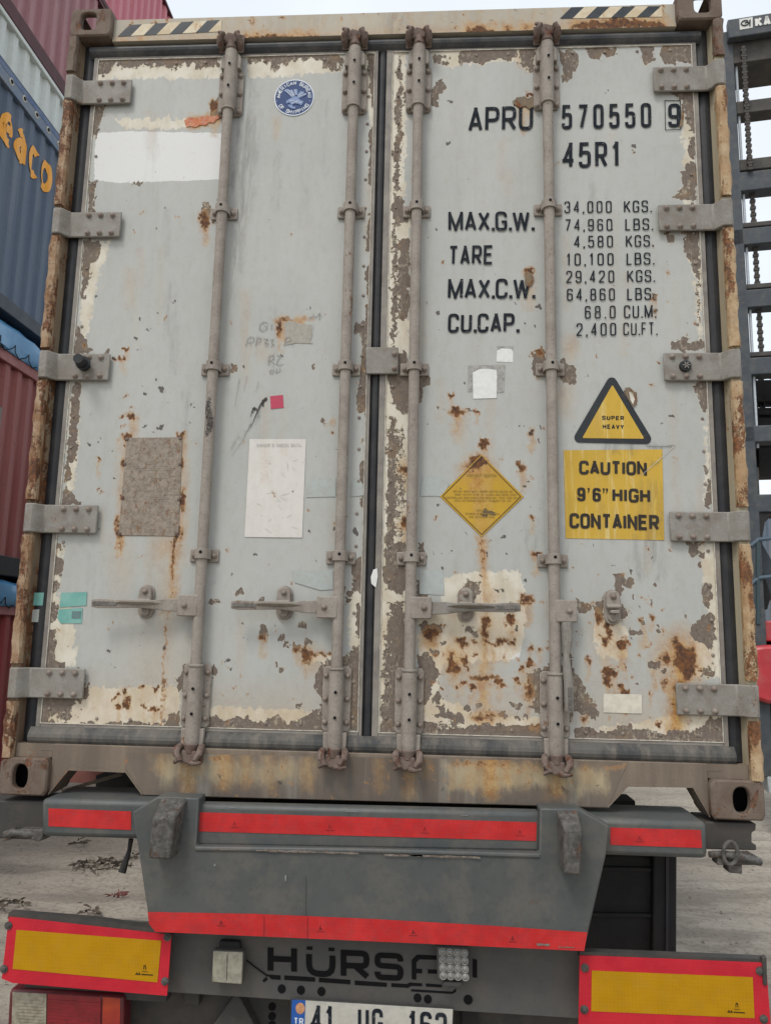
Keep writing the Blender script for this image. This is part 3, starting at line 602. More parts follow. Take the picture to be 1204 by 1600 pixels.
def ribbon(P, closed, h, across=1):
    P = [p for i, p in enumerate(P) if i == 0 or (p - P[i-1]).length > 1e-5]
    if closed and (P[0] - P[-1]).length < 1e-5: P = P[:-1]
    n = len(P)
    if n < 2: return []
    if not closed:                               # cut at needle corners so each leg keeps its full width
        for i in range(1, n-1):
            d1, d2 = (P[i]-P[i-1]).normalized(), (P[i+1]-P[i]).normalized()
            if d1.dot(d2) < -.35:
                return ribbon(P[:i] + [P[i] + d1*h], False, h, across) + ribbon([P[i] - d2*h] + P[i+1:], False, h, across)
    L = []
    for i in range(n):
        a = P[i-1] if (closed or i) else None; c = P[(i+1) % n] if (closed or i < n-1) else None
        d1 = (P[i]-a).normalized() if a is not None else None
        d2 = (c-P[i]).normalized() if c is not None else None
        d1 = d1 or d2; d2 = d2 or d1
        n1 = Vector((-d1.y, d1.x)); n2 = Vector((-d2.y, d2.x)); m = n1 + n2
        m = n1 if m.length < 1e-3 else m.normalized(); k = h/max(0.5, m.dot(n1))
        L.append((P[i] + m*k, P[i] - m*k))
    q = []
    for i in range(n if closed else n-1):
        A, B = L[i], L[(i+1) % n]
        for j in range(across):
            f0, f1 = j/across, (j+1)/across
            q.append([A[0].lerp(A[1], f0), A[0].lerp(A[1], f1), B[0].lerp(B[1], f1), B[0].lerp(B[1], f0)])
    return q
def text_quads(txt, w=.5, s=.13, gap=.16, sub=0, across=1, wid=WID):
    """quads in a frame where cap height is 1; returns (quads by stroke layer, total width)"""
    x = 0; out = []
    for ch in txt:
        wd = w*wid.get(ch, 1.0)
        if ch == 'Ü': strokes = GL['U']
        else: strokes = GL.get(ch, [])
        sx, sy = max(wd - s, .0), 1 - s; lay = 0
        if ch in '.,': sx, sy = .1, 1 - s
        for kd, pts in strokes:
            if kd == 'd':
                out.append((lay, [Vector((x,0)), Vector((x+s*1.1,0)), Vector((x+s*1.1,s*1.1)), Vector((x,s*1.1))])); lay += 1; continue
            P = fillet(pts, kd == 'c', sx, sy)
            if sub:
                Q = []
                m = len(P)
                for i in range(m if kd == 'c' else m-1):
                    A, B = P[i], P[(i+1) % m]; k = max(1, int((B-A).length/sub))
                    Q += [A.lerp(B, j/k) for j in range(k)]
                if kd != 'c': Q.append(P[-1])
                P = Q
            P = [p + Vector((x + s/2, s/2)) for p in P]
            for q in ribbon(P, kd == 'c', s/2, across):
                if ch not in '.,': q = [Vector((min(max(p.x, x), x + max(wd, s)*(1.06 if ch in '4KR' else 1)), min(max(p.y, 0), 1))) for p in q]
                out.append((lay, q))
            lay += 1
        x += wd + gap
    return out, x - gap
def lettering(txt, bl, br, tl, y, m, parent, name='lettering', **kw):
    """a line of text on the vertical plane y, placed by its baseline ends and cap height (survey pixels)"""
    q, tot = text_quads(txt, **kw); O = W(*bl, y); X = W(*br, y) - O; Z = W(*tl, y) - O
    mb = MB()
    for i, (lay, quad) in enumerate(q):
        mb.sheet([O + X*(p.x/tot) + Z*p.y + Vector((0, -0.0001*lay - 0.000012*(i % 40), 0)) for p in quad])
    return part(name, mb, m, parent, smooth=False)

# ------------------------------------------------------------------ materials
M_DOOR = wear('door_paint', (0.382,0.392,0.373), (0.415,0.423,0.402), dirt=.2)
M_HEAD = wear('frame_paint', (0.40,0.37,0.305), (0.35,0.32,0.265), dirt=.6)
M_SILLW = wear('sill_wear_paint', (0.17,0.136,0.107), (0.12,0.097,0.08), dirt=.9, cream=((0.40,0.335,0.215),(0.30,0.24,0.15)), csoft=.4, cn=1)
M_HW = worn('hardware_taupe_paint', (0.228,0.198,0.171), (0.282,0.252,0.22), .7, 10, dust=.45, c_dust=(0.33,0.30,0.26), bump=.5, fine=.6, rust=.12, c_rust=(0.13,0.085,0.06))
M_HINGE = worn('hinge_paint', (0.185,0.165,0.14), (0.235,0.22,0.195), .6, 12, dust=.35, c_dust=(0.30,0.31,0.30), bump=.4, fine=.55, rust=.1, c_rust=(0.12,0.085,0.065))
M_CAST = worn('casting_steel', (0.115,0.082,0.062), (0.155,0.12,0.095), .75, 14, rust=.55, c_rust=(0.075,0.035,0.02), bump=.6)
M_SILL = worn('sill_paint', (0.205,0.165,0.125), (0.135,0.105,0.082), .7, 8, rust=.18, c_rust=(0.15,0.085,0.045), streak=True, dust=.4, c_dust=(0.16,0.125,0.10), bump=.35)
M_POST_R = worn('rear_post_cream_rust', (0.45,0.345,0.22), (0.34,0.215,0.11), .7, 12, rust=.6, c_rust=(0.10,0.05,0.026), dust=.4, c_dust=(0.20,0.12,0.06), bump=.6)
M_POST_L = worn('rear_post_brown_rust', (0.36,0.27,0.18), (0.23,0.13,0.07), .75, 12, rust=.75, c_rust=(0.075,0.036,0.02), bump=.6)
M_POST_IN = worn('post_inner_paint', (0.40,0.35,0.25), (0.33,0.27,0.18), .7, 10, rust=.3, c_rust=(0.10,0.045,0.02), streak=True)
M_POST_INL = worn('post_inner_rust', (0.24,0.185,0.125), (0.15,0.10,0.065), .75, 9, rust=.7, c_rust=(0.075,0.036,0.018), streak=True)
M_RUB = worn('door_gasket_rubber', (0.018,0.020,0.024), (0.03,0.031,0.034), .5, 6, streak=False, dust=.3, c_dust=(0.07,0.066,0.06), bump=.15)
M_RUBB = worn('dusty_gasket_rubber', (0.04,0.043,0.045), (0.10,0.095,0.086), .65, 7, streak=True, dust=.7, c_dust=(0.175,0.152,0.125), bump=.2)
M_TRIM = worn('aluminium_door_trim', (0.235,0.22,0.195), (0.165,0.15,0.135), .5, 9, dust=.3, bump=.25)
M_SEAL = plain('pale_sealant', (0.62,0.58,0.50), .6, .3, .35, 40)
M_BOLT = worn('bolt_heads', (0.25,0.215,0.185), (0.19,0.15,0.125), .65, 30, bump=.3)
M_GRIP = worn('dark_grip', (0.10,0.094,0.088), (0.17,0.155,0.14), .6, 60)
M_RUSTY = worn('rusty_cam_steel', (0.12,0.085,0.07), (0.17,0.13,0.11), .75, 30, rust=.5, c_rust=(0.07,0.03,0.018), bump=.6)
M_BLACK = plain('black_recess', (0.008,0.008,0.009), .7, .1)
_k = NT('black_letter_paint'); _c = _k.mix(_k.ss(_k.noise(30, 4, .6), .4, .7), (0.013,0.017,0.023), (0.026,0.030,0.036)); _c = _k.mix(_k.math('MULTIPLY', _k.ss(_k.noise(75, 8, .78, off=(2,5,1)), .605, .65), .85), _c, (0.33,0.33,0.31)); M_INK = _k.done(_c, .7, 0, .08)
M_INKF = plain('faded_print', (0.33,0.22,0.05), .7, .2)
M_WOODY = plain('body_side_paint', (0.36,0.36,0.34), .6)

# ------------------------------------------------------------------ THE REEFER CONTAINER
Z = lambda z: z + GZ
CO = root('shipping_container', (0, 6.1, GZ), 'weathered pale grey reefer container with rust patches riding on the grey trailer', 'container')
YD, YH, YR = 0.05, 0.025, 0.015               # door face, header/sill face, rod axis

def casting(cx, cz, top, right):
    """hollow ISO corner casting with an end aperture and, on top, an aperture above"""
    sx = 1 if right else -1
    x0, x1 = cx, cx + sx*0.162; z0, z1 = cz, cz + 0.118; t = 0.026; N = 32
    mb = MB()
    hx = cx + sx*(0.162 - 0.070); hz = (z0+z1)/2 + (0.0 if not top else 0.004)
    rw, rh = (0.0265, 0.0395) if not top else (0.031, 0.036)
    def rnd(hw, hh, r, k):                     # rounded rectangle sampled by angle
        a = 2*math.pi*k/N + math.pi/N; c, s = math.cos(a), math.sin(a); e = 2/(r)
        d = (abs(c/hw)**e + abs(s/hh)**e)**(-1/e); return c*d, s*d
    rings = []
    mx, mz = (x0+x1)/2, (z0+z1)/2
    for (y, hw, hh, r, ox, oz) in ((0.17,.081,.059,.10,mx,mz),(0.006,.081,.059,.10,mx,mz),(0.0,.076,.054,.12,mx,mz),(0.0,rw+.004,rh+.004,.8 if not top else .5,hx,hz),(0.004,rw,rh,.8 if not top else .5,hx,hz),(t,rw,rh,.8 if not top else .5,hx,hz)):
        rings.append([(ox + rnd(hw,hh,r,k)[0], y, Z(oz + rnd(hw,hh,r,k)[1])) for k in range(N)])
    f = []
    for j in range(len(rings)-1):
        for k in range(N): f.append((j*N+k, j*N+(k+1) % N, (j+1)*N+(k+1) % N, (j+1)*N+k))
    V = [p for r_ in rings for p in r_]
    if top:                                    # leave the upper shell open behind the front wall so light falls through the top aperture
        f = [q for q in f if not (q[0] < N and 4 < (q[0] % N) < N/2-5)]
    mb.add(V, f)
    o = part('corner_casting', mb, M_CAST, CO, label=None)
    inn = MB()
    if not top:
        inn.box(min(x0,x1)+.01, max(x0,x1)-.01, t+.06, t+.07, Z(z0)+.01, Z(z1)-.01)
        part('casting_dark_plate', inn, M_BLACK, o, smooth=False)  # black plate stands in for the shade inside the hollow casting
    else:
        inn.box(min(x0,x1)+.004, max(x0,x1)-.004, t+.004, .165, Z(z0)+.004, Z(z0)+.014)
        part('casting_floor', inn, M_CAST, o, smooth=False)
    return o
casting(1.219-.162, 0.0, False, True); casting(-1.219+.162, 0.0, False, False)
casting(1.219-.162, 2.778, True, True); casting(-1.219+.162, 2.778, True, False)

# header rail
M_RUBT = worn('top_gasket_rubber', (0.03,0.034,0.04), (0.055,0.058,0.062), .5, 5, dust=.4, c_dust=(0.15,0.14,0.125), bump=.15)
hd = MB(); hd.prism([(-1.06,YH,Z(2.770)),(1.06,YH,Z(2.770)),(1.06,YH,Z(2.862)),(-1.06,YH,Z(2.862))], (0,.12,0))
hd2 = link('header_rail', grid_mesh('header_rail', [(-1.057,YH-.001,Z(2.862)),(1.057,YH-.001,Z(2.862)),(1.057,YH-.001,Z(2.770)),(-1.057,YH-.001,Z(2.770))], .0045, M_HEAD), CO)
part('header_beam', hd, M_HEAD, CO)
# hazard stripes painted on the header
M_STRK = worn('stripe_black_paint', (0.02,0.028,0.036), (0.035,0.043,0.05), .5, 20, rust=.12, c_rust=(0.16,0.09,0.04))
M_STRW = worn('stripe_cream_paint', (0.60,0.53,0.40), (0.50,0.41,0.27), .6, 20, rust=.25, c_rust=(0.28,0.16,0.07))
def stripes(u0, u1, vt0, vt1, vb0, vb1, n, first):
    """parallelograms between a top line and a bottom line (pixels)"""
    for i in range(n):
        a, b = i/n, (i+1)/n; sl = 1.0/n*0.9
        T = lambda t: (u0 + (u1-u0)*t, vt0 + (vt1-vt0)*t); Bq = lambda t: (u0 + (u1-u0)*t, vb0 + (vb1-vb0)*t)
        c = lambda t: min(1, max(0, t))
        pts = [W(*T(c(a+sl)), YH-.0025), W(*T(c(b+sl)), YH-.0025), W(*Bq(c(b)), YH-.0025), W(*Bq(c(a)), YH-.0025)]
        part('hazard_stripe', MB().sheet(pts), M_STRK if i % 2 == first else M_STRW, CO, smooth=False)
stripes(184, 346, 40, 31, 57, 49, 8, 0); stripes(874, 1034, 11.5, 9.5, 29, 26, 8, 0)
# rear posts
for s in (-1, 1):
    X = lambda x: s*x
    M_P = M_POST_R if s > 0 else M_POST_L
    mb = MB(); P = [(X(1.217),.01),(X(1.217),.17),(X(1.10),.17),(X(1.10),.075),(X(1.176),.075),(X(1.185),.05),(X(1.185),.01)]
    mb.prism([(x, y, Z(.119)) for x, y in P], (0,0,2.658)); part('corner_post', mb, M_POST_IN if s > 0 else M_POST_INL, CO)
    hz = [2.568, 2.020, 1.468, .918, .360]
    tops = [2.777] + [h-.062 for h in hz]; bots = [h+.062 for h in hz] + [.118]
    for a, b in zip(tops, bots):
        if a - b < .03: continue
        mb = MB(); n = 24
        for k in range(n):                     # slightly battered lip
            za, zb = a + (b-a)*k/n, a + (b-a)*(k+1)/n
            j = lambda z: 0.0022*math.sin(z*41+s) + 0.0016*math.sin(z*97+2*s)
            A = [(X(1.219+j(za)), .022, Z(za)), (X(1.219+j(za)), .004, Z(za)), (X(1.213), -.003, Z(za)), (X(1.190+j(za)), -.003, Z(za)), (X(1.184), .006, Z(za)), (X(1.184), .022, Z(za))]
            Bq = [(X(1.219+j(zb)), .022, Z(zb)), (X(1.219+j(zb)), .004, Z(zb)), (X(1.213), -.003, Z(zb)), (X(1.190+j(zb)), -.003, Z(zb)), (X(1.184), .006, Z(zb)), (X(1.184), .022, Z(zb))]
            mb.add(A + Bq, [(i, (i+1) % 6, (i+1) % 6 + 6, i + 6) for i in range(6)] + ([(5,4,3,2,1,0)] if k == 0 else []) + ([(6,7,8,9,10,11)] if k == n-1 else []))
        part('post_lip', mb, M_CAST if a > 2.7 else M_P, CO)
# body of the box
mb = MB(); mb.box(-1.205, 1.205, .18, 12.1, Z(.15), Z(2.85)); part('box_body', mb, M_WOODY, CO, smooth=False)
# sill with the two fork notches
S_out = [(76,1249),(108,1203.5),(197,1207),(223,1243),(600,1252.5),(948,1263),(980,1229),(1081,1230.5),(1113,1282),(1113,1192),(600,1168),(76,1152)]
zs = [(-1.058,0.0)] + [(W(u,v,YH).x, W(u,v,YH).z-GZ) for u, v in S_out[1:4]] + [(0,.014)] + [(W(u,v,YH).x, W(u,v,YH).z-GZ) for u, v in S_out[5:8]] + [(1.058,0.0),(1.058,.162),(-1.058,.162)]
mb = MB(); mb.prism([(x, YH, Z(z)) for x, z in zs], (0,.014,0)); part('door_sill', mb, M_SILL, CO, bevel=.003)
link('sill_face', grid_mesh('sill_face', [tuple(W(198,1176,YH-.0015)),tuple(W(980,1191,YH-.0015)),tuple(W(949,1261,YH-.0015)),tuple(W(223.5,1241.5,YH-.0015))], .0045, M_SILLW), CO)
for nt_ in (zs[0:4], zs[5:9]):                  # folded edge of each notch
    mb = MB()
    for (x0,z0),(x1,z1) in zip(nt_[:-1], nt_[1:]): mb.bar((x0,YH+.03,Z(z0)+.003),(x1,YH+.03,Z(z1)+.003), .076, .007, up=(0,1,0)) if False else mb.prism([(x0,YH-.004,Z(z0)),(x1,YH-.004,Z(z1)),(x1,YH-.004,Z(z1)+.007),(x0,YH-.004,Z(z0)+.007)], (0,.10,0))
    part('notch_flange', mb, M_SILL, CO)
for s in (-1, 1): part('sill_end', MB().box(min(s*1.0585,s*1.183), max(s*1.0585,s*1.183), YH+.002, .07, Z(.1185), Z(.1612)), M_SILL, CO)
# sloping ledge between sill and gasket
part('sill_ledge', MB().prism([(-1.1,YH+.001,Z(.1605)),(-1.1,.09,Z(.1605)),(-1.1,.09,Z(.14)),(-1.1,YH+.001,Z(.14))], (2.2,0,0)), M_SILL, CO)

# gaskets
def gasket(pts_x0, pts_x1, z0, z1, vertical, m, bulge=.012, n=6, lab=None, base=.066):
    mb = MB(); sec = []
    for k in range(n+1):
        t = k/n; off = bulge*math.sin(math.pi*t)
        sec.append((t, base - off))
    for k in range(n):
        (t0, ya), (t1, yb) = sec[k], sec[k+1]
        if vertical:
            xa, xb = pts_x0 + (pts_x1-pts_x0)*t0, pts_x0 + (pts_x1-pts_x0)*t1
            mb.sheet([(xa,ya,Z(z0)),(xb,yb,Z(z0)),(xb,yb,Z(z1)),(xa,ya,Z(z1))])
        else:
            za, zb = z0 + (z1-z0)*t0, z0 + (z1-z0)*t1
            mb.sheet([(pts_x0,ya,Z(za)),(pts_x1,ya,Z(za)),(pts_x1,yb,Z(zb)),(pts_x0,yb,Z(zb))])
    return part('door_gasket', mb, m, CO, label=lab)
gasket(-1.186, -1.134, .165, 2.775, True, M_RUB); gasket(1.134, 1.186, .165, 2.775, True, M_RUB)
gasket(-1.150, 1.150, 2.718, 2.772, False, M_RUBT, .022, base=.052); gasket(-1.150, 1.150, .150, .213, False, M_RUBB, .020, base=.048)
gasket(-.040, .003, .165, 2.745, True, M_RUB, .016)
part('gasket_recess', MB().box(-1.19, 1.19, .072, .085, Z(.15), Z(2.79)), M_BLACK, CO, smooth=False)

# the two doors
DL = (-1.131, -.036, .212, 2.724); DR = (.006, 1.131, .212, 2.726)
def dents(P):
    return .0008*np.sin(P[:, 0]*9+1)*np.sin(P[:, 2]*5) + .0004*np.sin(P[:, 0]*23)*np.sin(P[:, 2]*17+2)
doors = []
for (x0, x1, z0, z1), nm in ((DL,'left'), (DR,'right')):
    e = .012
    d = link('door', grid_mesh('door', [(x0+e,YD,Z(z1-e)),(x1-e,YD,Z(z1-e)),(x1-e,YD,Z(z0+e)),(x0+e,YD,Z(z0+e))], .0042, M_DOOR, dents), CO)
    d['label'] = 'left door with painted over white block and oval emblem' if nm == 'left' else 'right door with black weight lettering and yellow stickers'
    doors.append(d)
    mb = MB()                                   # trim frame and slanted edge
    for (a, b, c2, d2) in (((x0-.005 if nm == 'left' else x0-.010),x0+e,z0,z1),(x1-e,(x1+.005 if nm == 'right' else x1),z0,z1)): mb.box(a, b, YD-.002, YD+.03, Z(c2), Z(d2))
    for (a, b, c2, d2) in ((x0+e,x1-e,z0,z0+e),(x0+e,x1-e,z1-e,z1)): mb.box(a, b, YD-.002, YD+.03, Z(c2), Z(d2))
    part('door_trim', mb, M_TRIM, d, bevel=.002)
    mb = MB(); q = .0022                        # bead of sealant just inside the trim
    for (a, b, c2, d2) in ((x0+e,x0+e+q,z0+e,z1-e),(x1-e-q,x1-e,z0+e,z1-e)): mb.box(a, b, YD-.0045, YD, Z(c2), Z(d2))
    for (a, b, c2, d2) in ((x0+e,x1-e,z0+e,z0+e+q),(x0+e,x1-e,z1-e-q,z1-e)): mb.box(a, b, YD-.0043, YD, Z(c2), Z(d2))
    part('sealant_bead', mb, M_SEAL, d, smooth=False)
    rv = MB().dome((0,0,0), .006, .004, 8, 2).mesh('rivet', M_BOLT)
    for k in range(22):
        z = z0 + .06 + k*.113
        if z > z1-.04: break
        for xx in (x0+.036, x1-.034):
            link('rivet', rv, d, (xx + rng.uniform(-.002,.002), YD-.001, Z(z)))
    for k in range(9):
        xx = x0 + .09 + k*(x1-x0-.18)/8
        for zz in (z0+.032, z1-.034): link('rivet', rv, d, (xx, YD-.001, Z(zz)))

# hinges
bolt_me = MB().tube((0,0,0),(0,-.003,0),.0105,.0105,12).dome((0,-.003,0), .0088, .008, 10, 3).mesh('bolt', M_BOLT)
for s in (-1, 1):
    for i, hz in enumerate((2.562, 2.018, 1.468, .916, .358)):
        L = [(.972, .040),(.972,.030),(1.160,.030),(1.172,.016),(1.180,.002),(1.188,-.004),(1.213,-.004),(1.219,.006),(1.2195,.022),(1.19,.030),(1.165,.040)]
        mb = MB(); mb.prism([(s*x, y, Z(hz-.050)) for x, y in L], (0,0,.100))
        h = part('hinge', mb, M_HINGE, CO, bevel=.004)
        for kx in (1.000, 1.045, 1.090):
            if s < 0: kx = kx + .004
            for kz in (-.035, .035):
                if i == 2 and s < 0 and kz < 0 and kx > 1.08: pass
                link('bolt', bolt_me, h, (s*kx, .030, Z(hz+kz)))
        if i == 2 and s < 0:
            a = Vector((-1.062, .03, Z(hz+.004)))
            k = MB(); k.tube(a, a + Vector((.010,-.075,.0)), .021, .017, 16).tube(a + Vector((.004,-.02,0)), a + Vector((.006,-.032,0)), .025, .025, 16)
            part('rubber_stop', k, M_RUB, h, label='black rubber door stop on the hinge')
        if i == 2 and s > 0:
            k = MB(); k.tube((1.042,.03,Z(hz)),(1.042,.018,Z(hz)), .021,.018, 18); k.tube((1.042,.018,Z(hz)),(1.042,.016,Z(hz)), .012,.012, 14)
            st = part('stop_socket', k, M_RUB, h, label='round black socket in the hinge')
            sp = MB()
            for q in range(6):
                t = q*math.pi/3; sp.obox((1.042+.006*math.cos(t), .0145, Z(hz)+.006*math.sin(t)), (math.cos(t),0,math.sin(t)), (0,1,0), (-math.sin(t),0,math.cos(t)), .006, .002, .0016)
            part('socket_star', sp, M_TRIM, h)

# locking rods with brackets, clamps, cams and handles
hole_me = MB().tube((0,0,0),(0,-.0016,0), .0052, .0052, 10).mesh('pin_hole', M_BLACK)
clip_me = {}
def ring_bracket(o, xc, zc, half, rad):          # U strap over the rod
    mb = MB(); n = 14; A = []; 
    for zz in (zc-half, zc+half):
        for r_ in (rad, rad-.004):
            for k in range(n+1):
                t = math.pi*k/n; A.append((xc + r_*math.cos(t), YR - r_*math.sin(t), Z(zz)))
    m = n+1; f = []
    for k in range(n):
        f += [(k, k+1, 2*m+k+1, 2*m+k), (m+k, 3*m+k, 3*m+k+1, m+k+1), (k, m+k, m+k+1, k+1), (2*m+k, 2*m+k+1, 3*m+k+1, 3*m+k)]
    mb.add(A, f)
    for sx in (-1, 1): mb.box(xc+sx*rad-.002, xc+sx*rad+.002, YR, YD-.004, Z(zc-half), Z(zc+half))
    return mb
for ri, rx in enumerate((-.590, -.121, .118, .588)):
    mb = MB(); mb.tube((rx, YR, Z(.30)), (rx, YR, Z(2.60)), .0185, .0185, 20)
    rod = part('locking_rod', mb, M_HW, CO)
    for top in (True, False):
        zc = 2.548 if top else .330              # long flanged bearing bracket
        br = MB()
        pw, ph = .047, (.093 if top else .105)
        br.prism([(rx+a*pw*(.82 if abs(b) == 1 else 1), YD-.002, Z(zc + b*ph*(1 if abs(a) < 1.01 else 1))) for a, b in ((-1,-1),(1,-1),(1.0,-.9),(1.0,.9),(1,1),(-1,1),(-1.0,.9),(-1.0,-.9))], (0,-.010,0))
        b_ = part('bearing_bracket', br, M_HW, rod, bevel=.003)
        h0, h1 = (zc-.085, zc+.165) if top else (zc-.155, zc+.098)
        hs = MB(); zz = [h0, h0+.012, h0+.02, h1-.02, h1-.010, h1] ; rr = [.0225,.024,.024,.024,.0235,.021] if top else [.021,.0235,.024,.024,.024,.022]
        hs.path([(rx, YR+.003, Z(z)) for z in zz], rr, 20)
        # cheeks that widen the housing into the plate
        c0, c1 = (zc-.07, zc+.120) if top else (zc-.115, zc+.075)
        hs.prism([(rx-.0245, YD-.012, Z(c0)),(rx+.0245, YD-.012, Z(c0)),(rx+.0245, YD-.012, Z(c1)),(rx-.0245, YD-.012, Z(c1))], (0,-.016,0))
        e0 = (c1-.03 if top else c0-.035); 
        hs.prism([(rx-.038, YD-.010, Z(e0)),(rx+.038, YD-.010, Z(e0)),(rx+.038, YD-.010, Z(e0+.045)),(rx+.028, YD-.010, Z(e0+.062)),(rx-.028, YD-.010, Z(e0+.062)),(rx-.038, YD-.010, Z(e0+.045))] if top else
                 [(rx-.028, YD-.010, Z(e0-.015)),(rx+.028, YD-.010, Z(e0-.015)),(rx+.038, YD-.010, Z(e0)),(rx+.038, YD-.010, Z(e0+.045)),(rx-.038, YD-.010, Z(e0+.045)),(rx-.038, YD-.010, Z(e0))], (0,-.022,0))
        part('bearing_housing', hs, M_HW, rod, bevel=.003)
        lip = MB().path([(rx,YR+.002,Z((h0 if top else h1)-.004)),(rx,YR+.002,Z((h0 if top else h1)+.004))], .0262, 20); part('housing_collar', lip, M_HW, rod, bevel=.002)
        for sx in (-1, 1):
            for kz in (-.075, 0, .075):
                link('bolt', bolt_me, rod, (rx+sx*.0358, YD-.011, Z(zc + kz + (-.005 if top else 0))))
        for kz in ((.028,-.052) if not top else (.09,.0)):
            link('pin_hole', hole_me, rod, (rx + .002, YR-.0232, Z(zc + kz - (.0 if top else .004))))
        # cam and keeper
        kz = 2.748 if top else .118; sg = 1 if top else -1
        zt = h1 if top else h0
        cm = MB(); cm.path([(rx,YR,Z(zt-.004*sg)),(rx,YR,Z(zt+.012*sg)),(rx,YR,Z(zt+.03*sg))], [.024,.021,.019], 16)
        cm.prism([(rx-.030, .002, Z(zt+.018*sg)),(rx+.022, -.004, Z(zt+.018*sg)),(rx+.030, -.002, Z(zt+.050*sg)),(rx-.010, -.008, Z(zt+.058*sg)),(rx-.034, .0, Z(zt+.045*sg))], (0,.028,0))
        part('cam', cm, M_RUSTY, rod, bevel=.004)
        kp = MB()
        kp.box(rx-.048, rx+.046, YH-.006, YH-.001, Z(zt+.012*sg-.02), Z(zt+.012*sg+.055 if top else zt+.012*sg+.02)) if top else kp.box(rx-.040, rx+.040, YH-.006, YH-.001, Z(zt-.058), Z(zt-.008))
        for q, dx in enumerate((-.036, .034)):
            kp.path([(rx+dx, YH-.004, Z(zt+.006*sg)), (rx+dx*1.12, -.004, Z(zt+.012*sg)), (rx+dx*1.05, -.016, Z(zt+.028*sg)), (rx+dx*.72, -.017, Z(zt+.042*sg)), (rx+dx*(.95 if q else 1.25), -.010, Z(zt+.055*sg))], [.011,.012,.011,.010,.006], 10)
        if not top: kp.path([(rx+.004,-.012,Z(zt-.052)),(rx+.022,-.017,Z(zt-.054)),(rx+.044,-.014,Z(zt-.052))], [.010,.009,.006], 8)
        part('keeper', kp, M_RUSTY, CO, bevel=.002)
    for zc in (2.060, 1.462, .797):              # small clamps
        mb = MB(); mb.box(rx-.050, rx+.050, YD-.010, YD-.001, Z(zc-.024), Z(zc+.022)); 
        c = part('rod_clamp', mb, M_HW, rod, bevel=.004)
        part('clamp_strap', ring_bracket(None, rx, zc+.002, .017, .0245), M_HW, rod, bevel=.0015)
        for sx in (-1, 1): link('bolt', bolt_me, rod, (rx+sx*.034, YD-.010, Z(zc-.001)))
        link('pin_hole', hole_me, rod, (rx+.001, YR-.0240, Z(zc+.007)))
    # hub and handle
    zh = W(*((290,946),(510,949),(660,950),(886,955))[ri], YR).z - GZ
    sx = -1 if ri < 2 else 1
    mb = MB(); mb.box(min(rx, rx+sx*.070), max(rx, rx+sx*.070), YR-.020, YR+.012, Z(zh-.036), Z(zh+.036)); part('handle_hub', mb, M_HW, rod, bevel=.004)
    link('bolt', bolt_me, rod, (rx+sx*.045, YR-.020, Z(zh)))
    M_H = M_HW if ri != 2 else M_HINGE
    hb = MB()
    if ri < 3:
        tip = W(*((143,942),(361,944),(813,946))[ri], -.02)
        a = Vector((rx+sx*.066, YR-.004, Z(zh))); b = Vector((tip.x, -.018, Z(zh)+(tip.z-Z(zh))*.5))
        pts = [a.lerp(b, t) for t in (0,.18,.30,.45,.60,.70,.92,1)]; hh = [.021,.020,.015,.011,.013,.014,.016,.012]; ww = [.007,.007,.007,.007,.007,.006,.006,.004]
        for i in range(len(pts)-1):
            p0, p1 = pts[i], pts[i+1]
            hb.add([p0+Vector((0,-ww[i],-hh[i])), p0+Vector((0,ww[i],-hh[i])), p0+Vector((0,ww[i],hh[i])), p0+Vector((0,-ww[i],hh[i])),
                    p1+Vector((0,-ww[i+1],-hh[i+1])), p1+Vector((0,ww[i+1],-hh[i+1])), p1+Vector((0,ww[i+1],hh[i+1])), p1+Vector((0,-ww[i+1],hh[i+1]))],
                   [(0,4,5,1),(1,5,6,2),(2,6,7,3),(3,7,4,0)] + ([(0,1,2,3)] if i == 0 else []) + ([(7,6,5,4)] if i == len(pts)-2 else []))
        # wing where the bar lies in its catch
        c = a.lerp(b, .47); hb.prism([c+Vector((-.085,-.012,.002)), c+Vector((-.05,-.026,.006)), c+Vector((.05,-.026,.006)), c+Vector((.085,-.012,.002)), c+Vector((.05,-.010,-.004)), c+Vector((-.05,-.010,-.004))], (0,0,.009))
        part('handle', hb, M_H, rod, bevel=.002)
        gr = MB()                                # knurled grip lettering
        for k in range(16):
            p = pts[5].lerp(pts[7], .06 + k*.056); gr.obox(p + Vector((0,-.0075,.001*(k % 3 - 1))), (1,0,0), (0,1,0), (0,0,1), .0022 + .0012*(k % 2), .0015, .006)
        part('grip_ribs', gr, M_GRIP, rod)
        cu = ((230,941),(445,943),(727,946))[ri]
    else:
        p = [W(886,972,-.01), W(888,1000,-.012), W(886,1025,-.015), W(887,1045,-.018), W(890,1075,-.018), W(890,1112,-.016)]
        hb.path([(q.x, q.y+.02, q.z) for q in p], [.020,.019,.010,.014,.016,.015], 10); part('handle', hb, M_HINGE, rod, label='handle hanging straight down')
        gr = MB()
        for k in range(12): q = p[4].lerp(p[5], k/11); gr.obox((q.x, q.y+.004, q.z), (1,0,0), (0,1,0), (0,0,1), .006, .002, .0015+.001*(k % 2))
        part('grip_ribs', gr, M_GRIP, rod)
        cu = (955,950)
    # handle catch on the door
    cc = W(*cu, YD); zc = cc.z - GZ; ct = MB(); xc = cc.x; n = 10
    top_, bot = zc + .060, zc - .050
    outl = [(xc+.027*math.cos(math.pi*k/n), top_-.027+.027*math.sin(math.pi*k/n)) for k in range(n+1)] + [(xc-.027*math.cos(math.pi*k/n), bot+.022-.027*math.sin(math.pi*k/n)) for k in range(n+1)]
    ct.prism([(x, YD-.001, Z(z)) for x, z in outl], (0,-.008,0)); cb = part('handle_catch', ct, M_HW, CO, bevel=.002)
    fl = MB()                                    # hinged flap of the catch
